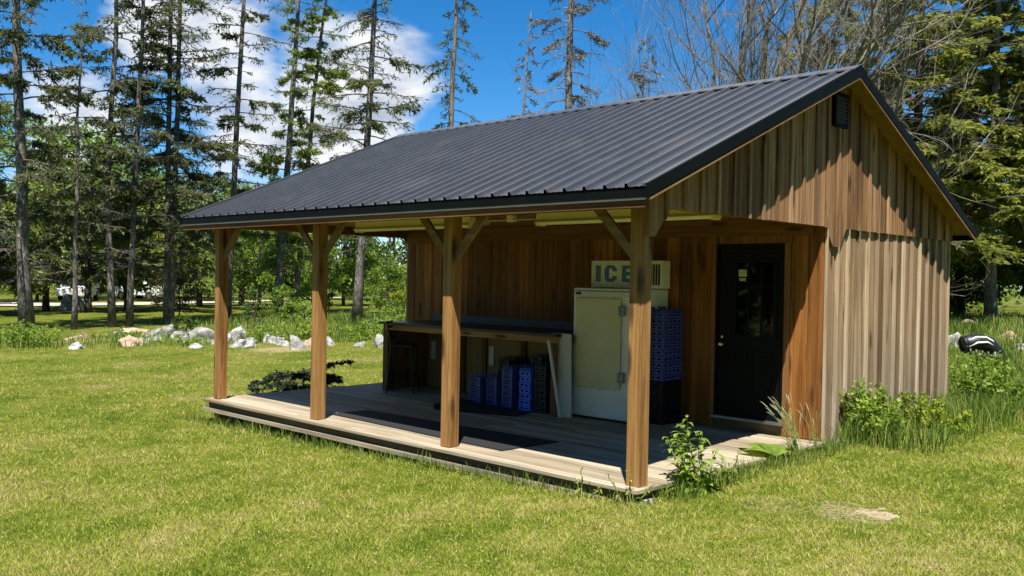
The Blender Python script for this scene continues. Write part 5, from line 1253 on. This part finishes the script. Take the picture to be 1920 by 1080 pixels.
weedbush('green weeds between the tall bright rock and the cream rock', -20.3, 8.4, 0.6, 1.2, 733, 'weed', 700, 0.08, 'weeds by the rock row')
weedbush('pale weeds behind the cream rock and the big white rock', -20.4, 9.9, 0.8, 2.4, 734, 'weedyellow', 1300, 0.08, 'weeds by the rock row')
weedbush('green weeds left of the brown rock below the thin spruce', -26.0, 3.6, 0.6, 2.2, 735, 'weed', 1100, 0.09, 'weeds by the rock row')
weedbush('tall pointed bright weeds left of the counter, below the pale trunk', -21.0, 14.6, 1.1, 3.0, 728, 'weed', 1500, 0.11, 'weeds by the rock row')

# ------------------------------------------------------------------ grass
def blades(name, x, y, hgt, wid, lean, mat, rng, seg2=False):
    k = len(x); z = GB(x, y)-0.006; a = rng.uniform(0, 2*PI, k); b = rng.uniform(0, 2*PI, k)
    sx, sy = np.cos(a)*wid/2, np.sin(a)*wid/2; lx, ly = np.cos(b)*lean*hgt, np.sin(b)*lean*hgt
    A = np.stack([x-sx, y-sy, z], 1); B = np.stack([x+sx, y+sy, z], 1)
    if not seg2:
        T = np.stack([x+lx, y+ly, z+hgt], 1)
        V = np.stack([A, B, T], 1).reshape(-1, 3); F = np.arange(3*k).reshape(-1, 3)
    else:
        mx, my, mz = x+lx*0.35, y+ly*0.35, z+hgt*0.6
        C_ = np.stack([mx+sx*0.7, my+sy*0.7, mz], 1); D_ = np.stack([mx-sx*0.7, my-sy*0.7, mz], 1); T = np.stack([x+lx, y+ly, z+hgt*rng.uniform(0.8, 1.0, k)], 1)
        V = np.stack([A, B, C_, D_, T, T], 1).reshape(-1, 3); i = np.arange(k)*6
        F = np.concatenate([np.stack([i, i+1, i+2, i+3], 1), np.stack([i+3, i+2, i+4, i+4], 1)])
        V5 = np.stack([A, B, C_, D_, T], 1).reshape(-1, 3); i = np.arange(k)*5
        F = np.concatenate([np.stack([i, i+1, i+2], 1), np.stack([i, i+2, i+3], 1), np.stack([i+3, i+2, i+4], 1)]); V = V5
    return tag(rawmesh(name, V, F, M[mat]), kind='stuff')
rng = np.random.default_rng(31)
n_ = 640000; u = rng.uniform(0, 1, n_); rmin, rmax = 4.6, 34.0
rr = 1/(1/rmin-u*(1/rmin-1/rmax)); th = rng.uniform(-0.68, 0.66, n_)
x = CAM.x+rr*(f0.x*np.cos(th)+r0.x*np.sin(th)); y = CAM.y+rr*(f0.y*np.cos(th)+r0.y*np.sin(th))
inside = ((x > -7.64) & (x < 0.05) & (y > -0.10) & (y < 7.5))
bare = np.zeros(n_)
for (bx, by, br) in ((1.72, 0.84, 0.30), (1.55, 0.74, 0.34)): bare = np.maximum(bare, 1-sm(br*0.5, br, np.hypot((x-bx), (y-by))))
keep = ~inside & (rng.uniform(0, 1, n_) > bare*0.97)
x, y, rr = x[keep], y[keep], rr[keep]; k = len(x)
sc = (rr/6.5)**0.62
clump = np.array([mnoise.noise(Vector((a*5.5, b*5.5, 0))) for a, b in zip(x, y)])*0.5+0.5
hgt = rng.uniform(0.014, 0.042, k)*(0.55+0.9*clump)*sc**0.6; wid = rng.uniform(0.003, 0.0068, k)*sc
blades('lawn_grass', x, y, hgt, wid, rng.uniform(0.3, 1.5, k), 'lawnblade', rng)
# long grass: along the side wall, the deck edges, the rocks and the rough beyond
def scatter(n_, f): 
    p = f(n_); return p
X = []; Y = []; H = []; Wd = []
def region(n_, xs, ys, h, wd, dens=None):
    x = rng.uniform(*xs, n_); y = rng.uniform(*ys, n_); q = np.array([mnoise.noise(Vector((a*0.7, b*0.7, 3.0))) for a, b in zip(x, y)])*0.5+0.5
    kk = (rng.uniform(0, 1, n_) < 0.25+q) & ~((x > -7.64) & (x < 0.03) & (y > -0.06) & (y < 7.52))
    if dens is not None: kk &= rng.uniform(0, 1, n_) < dens(x, y)
    x, y, q = x[kk], y[kk], q[kk]; X.append(x); Y.append(y); H.append(rng.uniform(*h, len(x))*(0.5+q)); Wd.append(rng.uniform(*wd, len(x)))
region(9000, (0.04, 1.3), (3.6, 8.2), (0.12, 0.42), (0.006, 0.012), lambda x, y: np.clip(1.15-x/1.25, 0, 1))
region(12000, (-1.5, 3.2), (7.6, 14), (0.15, 0.48), (0.008, 0.014), lambda x, y: np.clip((y-6.8-0.8*np.maximum(x, 0))/2.0, 0, 1))
region(16000, (-9, 3.5), (13, 26), (0.2, 0.55), (0.012, 0.022))
region(9000, (-13, -2), (22, 34), (0.2, 0.55), (0.014, 0.026))
region(1800, (-7.9, 0.1), (-0.32, -0.08), (0.06, 0.17), (0.005, 0.009))
region(1500, (0.04, 0.4), (0.1, 3.6), (0.06, 0.20), (0.005, 0.009))
region(500, (-8.0, -7.6), (-0.2, 7.6), (0.06, 0.2), (0.005, 0.010))
region(26000, (-30, -15), (1, 15), (0.14, 0.45), (0.014, 0.026), lambda x, y: np.clip(1-np.abs((x+22.6-(y-6)*0.42))/2.6, 0, 1))
region(14000, (-32, -14), (10, 24), (0.16, 0.5), (0.016, 0.03), lambda x, y: np.clip((y-0.25*(x+18)-10.6)/2.0, 0, 1))
x = np.concatenate(X); y = np.concatenate(Y); hgt = np.concatenate(H); wid = np.concatenate(Wd)
blades('tall_grass', x, y, hgt, wid, rng.uniform(0.1, 0.7, len(x)), 'tallblade', rng, True)
n_ = 9000; rr = 1/(1/4.8-rng.uniform(0, 1, n_)*(1/4.8-1/24)); th = rng.uniform(-0.66, 0.64, n_)
x = CAM.x+rr*(f0.x*np.cos(th)+r0.x*np.sin(th)); y = CAM.y+rr*(f0.y*np.cos(th)+r0.y*np.sin(th))
q = np.array([mnoise.noise(Vector((a*0.9, b*0.9, 7.0))) for a, b in zip(x, y)])
kk = ~((x > -7.7) & (x < 0.1) & (y > -0.15) & (y < 7.5)) & (q > 0.08); x, y, rr = x[kk], y[kk], rr[kk]; k = len(x)
P = np.stack([x, y, GB(x, y)+rng.uniform(0.008, 0.03, k)], 1); D_ = unit(rng.normal(size=(k, 3))*np.array([1, 1, 0.35]))
Vv, Ff = diamonds(P, D_, rng.uniform(0.012, 0.03, k)*(rr/7)**0.5, rng.uniform(0.010, 0.022, k)*(rr/7)**0.5, rng)
tag(rawmesh('clover_leaves', Vv, Ff, M['weed']), kind='stuff')
# dry clippings scattered on the mown lawn
n_ = 2600; rr = 1/(1/5.0-rng.uniform(0, 1, n_)*(1/5.0-1/28)); th = rng.uniform(-0.66, 0.64, n_)
x = CAM.x+rr*(f0.x*np.cos(th)+r0.x*np.sin(th)); y = CAM.y+rr*(f0.y*np.cos(th)+r0.y*np.sin(th))
kk = ~((x > -7.7) & (x < 0.1) & (y > -0.15) & (y < 7.5)); x, y, rr = x[kk], y[kk], rr[kk]
k = len(x); z = GB(x, y)+rng.uniform(0.015, 0.045, k); a = rng.uniform(0, 2*PI, k); L = rng.uniform(0.012, 0.034, k)*(rr/7)**0.4; w = 0.0024*(rr/6)**0.7
dx, dy = np.cos(a)*L, np.sin(a)*L
V = np.stack([np.stack([x-dx, y-dy, z], 1), np.stack([x+dy*0+w, y+w, z+0.006], 1), np.stack([x+dx, y+dy, z+rng.uniform(-.01, .01, k)], 1), np.stack([x-w, y-w, z+0.004], 1)], 1).reshape(-1, 3)
M['straw'] = plain('dry_straw', (0.34, 0.31, 0.12), 0.8, 0, 0.2, 2)
tag(rawmesh('dry_clippings', V, np.arange(4*k).reshape(-1, 4), M['straw']), kind='stuff')
